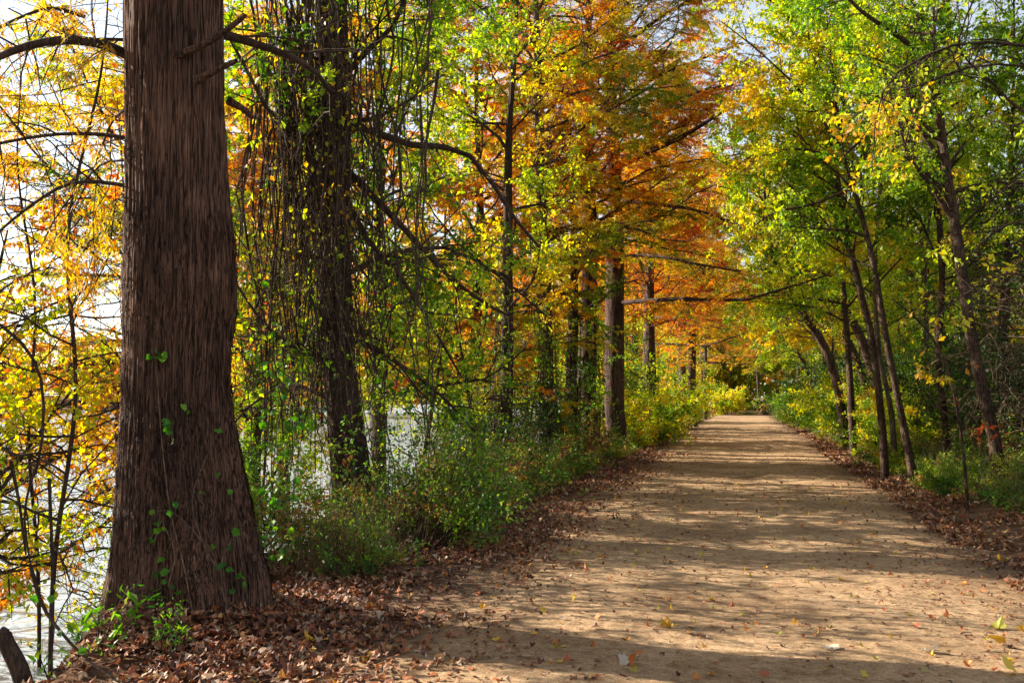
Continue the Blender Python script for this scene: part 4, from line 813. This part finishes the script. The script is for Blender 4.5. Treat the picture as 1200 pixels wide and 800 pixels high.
n = 2600; X = rng.uniform(-2.9, 3.0, n); Y = 3.3 + 20 * rng.random(n) ** 1.5; a = rng.uniform(0, 6.28, n); r = .004 + .009 * rng.random(n) ** 3
oc = np.array([[1, 0, 0], [0, 1, 0], [-1, 0, 0], [0, -1, 0], [0, 0, .6], [0, 0, -.5]], float); of = np.array([[0, 1, 4], [1, 2, 4], [2, 3, 4], [3, 0, 4], [1, 0, 5], [2, 1, 5], [3, 2, 5], [0, 3, 5]])
V = oc[None] * (r[:, None, None] * rng.uniform(.6, 1.4, (n, 6, 1))); V = np.stack([V[..., 0] * np.cos(a)[:, None] - V[..., 1] * np.sin(a)[:, None], V[..., 0] * np.sin(a)[:, None] + V[..., 1] * np.cos(a)[:, None], V[..., 2]], -1)
V = V + np.stack([X, Y, hgt(X, Y) + .008], -1)[:, None]
o = obj('gravel', mesh_np('gravel', V.reshape(-1, 3), (of[None] + 6 * np.arange(n)[:, None, None]).reshape(-1, 3), True), MAT['path']); tag(o, 'loose grit and small stones on the sandy trail', 'gravel', kind='stuff')
# the few leaves one can pick out
def ground_at(px, py):
    y = (400 - py) / FPX; dz = -(math.sin(PITCH) + y * math.cos(PITCH)); return EYE / dz * (math.cos(PITCH) - y * math.sin(PITCH))
for px, py, sz, tn, ti, lab in [(1168, 756, .15, .56, 1.0, 'upright folded yellow leaf near the picture corner, upper of two alike'), (1183, 790, .15, .55, 1.0, 'upright folded yellow leaf lowest at the picture corner'),
                            (1170, 738, .13, .78, .1, 'flat green leaf lying above the two folded yellow ones'), (1172, 657, .13, .56, .8, 'folded yellow leaf further up at the woodland edge'),
                            (972, 759, .11, .99, .2, 'pale grey-white leaf lying on the sunlit sand'), (735, 776, .12, .98, .2, 'pale leaf lying in the shade low in the middle'),
                            (785, 735, .10, .5, .4, 'yellow leaf in the middle of the bright sand band'), (745, 788, .10, .15, .4, 'rusty orange leaf lying just below the pale leaf in the shade'),
                            (1088, 765, .10, .99, .2, 'narrow pale leaf between the sunlit sand and the yellow leaves')]:
    w = W(px, py, ground_at(px, py)); o = scatter(np.random.default_rng(int(px)), np.array([w[0]]), np.array([w[1]]), sz, 'litter_bright', 'fallen_leaf', '', tilt=ti * .8, n=12, lift=0, tone=np.array([tn]), stuff=False)
    tag(o, lab, 'leaf', 'single leaves lying on the trail')

def on_trunk(px, py, off=.02):
    c = np.interp(py, [q[0] for q in prof][::-1], [q[1] for q in prof][::-1]); r = np.interp(py, [q[0] for q in prof][::-1], [q[2] for q in prof][::-1])
    dx = min(max((px - c) / r, -.97), .97); return W(px, py, D1 - r * MPP * math.sqrt(1 - dx * dx) - off)
# ------------------------------------------------------------------ vines and plants round the big cypress
def broad_leaf_mesh(rng, spots, size, normal_to=None):
    S = leaf_shape('lobed', 14); S = S * np.array([1.0, 1.0]); S = np.concatenate([[[0, 0]], S]); k = len(S); Vs, Fs = [], []
    for q, p in enumerate(spots):
        to = nrm(np.array([0, 0, EYE]) - p) * .6 + rng.normal(0, .45, 3) + np.array([0, 0, .5]); N = nrm(to); U = nrm(np.cross(N, nrm(rng.normal(0, 1, 3)))); U[2] -= .5; U = nrm(U - N * np.dot(U, N)); Wv = np.cross(N, U)
        s = size * rng.uniform(.6, 1.25); z = .5 * S[:, 1] ** 2 - .4 * S[:, 0] ** 2
        Vs.append(p + s * (S[:, :1] * U + S[:, 1:] * Wv + z[:, None] * N)); i = np.arange(1, k); Fs.append(np.stack([0 * i, i, np.roll(i, -1)], -1) + q * k)
    return np.concatenate(Vs), np.concatenate(Fs), k - 1
def vine(name, label, stems, spots, size, lmat, seed, r=.004, cat='vine', group=None, tmin=0, tmax=1):
    rng = np.random.default_rng(seed); b0 = np.array(spots[0], float); root = empty(name, b0); tag(root, label, cat, group)
    obj('stems', tube_mesh('stems', [(spline(s, 14) - b0, np.linspace(r, r * .5, 14)) for s in stems], 5), MAT['deadwood' if name == 'ivy_vine' else 'bark_twig'], root)
    V, F, k = broad_leaf_mesh(rng, [np.array(p) for p in spots], size)
    tn = np.repeat(rng.uniform(tmin, tmax, len(spots)), k); obj('foliage', mesh_np('foliage', V - b0, F, False, tn), MAT[lmat], root)
rng = np.random.default_rng(9)
def along(lst, n, jit=.04):
    Q = spline(np.array(lst), 40); return [at_t(Q, t) + rng.normal(0, jit, 3) for t in rng.uniform(.05, 1, n)]
OT = lambda l, off=.015: [on_trunk(a, b_, off) for a, b_ in l]
st = [OT([(138, 720), (142, 660), (165, 618), (190, 598), (215, 610), (250, 650)]), OT([(225, 715), (215, 660), (200, 600), (190, 520), (184, 430), (188, 412)]), OT([(265, 720), (262, 680), (240, 640), (225, 590), (236, 550), (256, 505)]),
      OT([(150, 715), (160, 660), (158, 600), (150, 560)]), OT([(290, 700), (280, 640), (272, 590), (266, 540)])]
sp = OT([(184, 612), (178, 632), (166, 622), (152, 652), (205, 590), (275, 622), (182, 418), (192, 416), (175, 421), (200, 498), (192, 492), (197, 504), (221, 483), (216, 478), (256, 505), (165, 500), (236, 577), (255, 555), (270, 575),
         (160, 640), (170, 650), (150, 668), (175, 690), (182, 672), (190, 655), (250, 640), (262, 660), (145, 640), (152, 600)], .04)
rj = np.random.default_rng(12); q_ = [(184, 612), (160, 645), (150, 668), (172, 640), (148, 700), (160, 712), (140, 690), (178, 700), (205, 690), (152, 630), (262, 660), (275, 690), (182, 420), (197, 497)]
sp += OT([(a + rj.normal(0, 9), min(b_ + rj.normal(0, 10), 722)) for a, b_ in q_ for _ in range(4)], .05)
st += [OT([(a + rj.normal(0, 20), 722), (a + rj.normal(0, 8), 690), (a, 650), (a + rj.normal(0, 10), 610)], .02) for a in (150, 162, 178, 205, 262)]
vine('ivy_vine', 'sparse green vine with heart-shaped leaves climbing the foot of the massive trunk', st, sp, .062, 'vine', 401, .008, tmin=.0, tmax=.7)
st = [WP([(312, 420, 8.6), (318, 470, 8.6), (310, 530, 8.6), (322, 590, 8.6), (315, 660, 8.5)]), WP([(300, 280, 8.8), (318, 360, 8.7), (322, 430, 8.6), (335, 500, 8.6), (345, 560, 8.6), (338, 640, 8.6)]), WP([(322, 430, 8.6), (345, 450, 8.7), (350, 500, 8.7), (342, 540, 8.8)])]
sp = along(st[0], 26, .07) + along(st[1], 26, .08) + along(st[2], 14, .07)
vine('grape_vine', 'dark green broad-leaved vine hanging in the gap beside the massive trunk', st, sp, .075, 'vine', 402, .006, tmax=.75)
st = [WP([(-30, 360, 5.6), (5, 385, 5.6), (35, 415, 5.6), (50, 460, 5.6), (47, 530, 5.6), (34, 570, 5.6), (28, 610, 5.6), (36, 665, 5.55)]), WP([(36, 665, 5.55), (50, 710, 5.5), (75, 745, 5.4), (105, 775, 5.3), (140, 800, 5.2)]),
      WP([(2, 525, 5.6), (20, 533, 5.6), (45, 530, 5.6)]), WP([(12, 540, 5.6), (22, 590, 5.6), (30, 650, 5.6)]), WP([(57, 560, 5.9), (60, 640, 5.9), (61, 720, 5.8), (60, 780, 5.8)])]
vine('bare_vine', 'thick bare vine looping down over the bright water beside the massive trunk', st, WP([(42, 702, 5.5), (60, 700, 5.5), (98, 762, 5.3), (120, 690, 5.4), (70, 740, 5.4)]), .05, 'vine', 403, .013, tmax=.6)
s7 = shrub('narrow_leaved_plant', *W(110, 760, 6.3)[:2], .75, .5, 'narrow-leaved seedlings silhouetted on the water at the foot of the massive trunk', 'vine', 120, 6, 13, .085, None, .14, cat='plant', shift=-.4)
s7.location.z = -.25
for i, (px, py, d, s, lab) in enumerate([(70, 800, 6.6, .9, 'narrow-leaved seedling low over the bright water'), (205, 765, 6.1, .45, 'tiny green seedlings among the brown leaves before the massive trunk')]):
    w = W(px, py, d); dup(s7, (w[0], w[1], max(gz(w[0], w[1]), -.6)), i * 2 + 1, s, lab)
# sapling with lime leaves hanging over the water
sap = [(WP([(-40, 640, 9.5), (10, 560, 9.6), (50, 500, 9.7), (90, 450, 9.8)]), .03, .01, broad_spec()[1:]), (WP([(-40, 600, 9.8), (20, 540, 10), (70, 530, 10.2), (120, 520, 10.4)]), .025, .008, broad_spec()[1:])]
w = W(-60, 700, 9.8)
sp_ = build_tree('lime_sapling', 'lime-leaved sapling leaning over the water beside the looping vine', 'tree', [np.array([w[0], w[1], -1.6]), w, W(-45, 600, 9.8), W(-40, 500, 9.8), W(-30, 400, 9.8)], [.07, .06, .05, .035, .012],
                 broad_spec(L=1.5, n=14, t=(.3, 1), az=0, azp=.6, el=(-10, 30), l2=.7, l3=.35), lf_broad(40, .065, seed=51, shift=.2), MAT['bark_twig'], MAT['yellow'], 91, None, None, sap)
# weathered post at the water
B = W(6, 745, 6.0); Bt = W(34, 830, 6.0)
po = obj('mooring_post', trunk_mesh('mooring_post', np.array([[Bt[0], Bt[1], -1.6], Bt - np.array([0, 0, .05]), B - np.array([0, 0, .02]), B]), np.array([.055, .05, .045, .02]), nside=28, nring=40, amp=.006, seed=3, freq=3), MAT['bark_twig'])
tag(po, 'dark weathered wooden post leaning at the water edge', 'post')

# ------------------------------------------------------------------ far shore
rng = np.random.default_rng(500); pts = []; th = []
for k in range(330):
    y = rng.uniform(-80, 900); x = -130 - abs(rng.normal(0, 14)); h = rng.uniform(7, 14); n = 260; w = rng.uniform(2.5, 4.5)
    q = nrm(rng.normal(0, 1, (n, 3))) * (rng.random((n, 1)) ** .4) * np.array([w, w, h * .5]); pts.append(q + np.array([x, y, h * .5 + 1.5])); th.append(np.full(n, rng.uniform(0, 1)))
P = np.concatenate(pts); n = len(P); u = nrm(rng.normal(0, 1, (n, 3))); v = nrm(np.cross(u, rng.normal(0, 1, (n, 3)))); s = rng.uniform(.5, 1.2, (n, 1))
V = np.stack([P - u * s, P + v * s * .6, P + u * s, P - v * s * .6], 1).reshape(-1, 3)
o = obj('treeline', mesh_np('treeline', V, np.arange(n * 4).reshape(n, 4), False, np.clip(np.concatenate(th) + rng.normal(0, .12, n), 0, 1)), MAT['cyp_gold'])
tag(o, 'low golden wood along the far shore of the river', 'wood', kind='stuff')

rng = np.random.default_rng(501); pts = []; th = []
for k in range(420):
    y = rng.uniform(122, 175); x = rng.uniform(-75, 85); h = rng.uniform(14, 27); n = 420; w = rng.uniform(2.5, 4.5)
    q = nrm(rng.normal(0, 1, (n, 3))) * (rng.random((n, 1)) ** .4) * np.array([w, w, h * .5]); pts.append(q + np.array([x, y, h * .5])); th.append(np.full(n, rng.uniform(0, .8)))
P = np.concatenate(pts); n = len(P); u = nrm(rng.normal(0, 1, (n, 3))); v = nrm(np.cross(u, rng.normal(0, 1, (n, 3)))); s = rng.uniform(.25, .6, (n, 1))
V = np.stack([P - u * s, P + v * s * .6, P + u * s, P - v * s * .6], 1).reshape(-1, 3)
o = obj('treeline', mesh_np('treeline', V, np.arange(n * 4).reshape(n, 4), False, np.clip(np.concatenate(th) + rng.normal(0, .12, n), 0, 1)), MAT['cyp_gold'])
tag(o, 'distant mixed green and gold wood beyond the far bend', 'wood', kind='stuff')
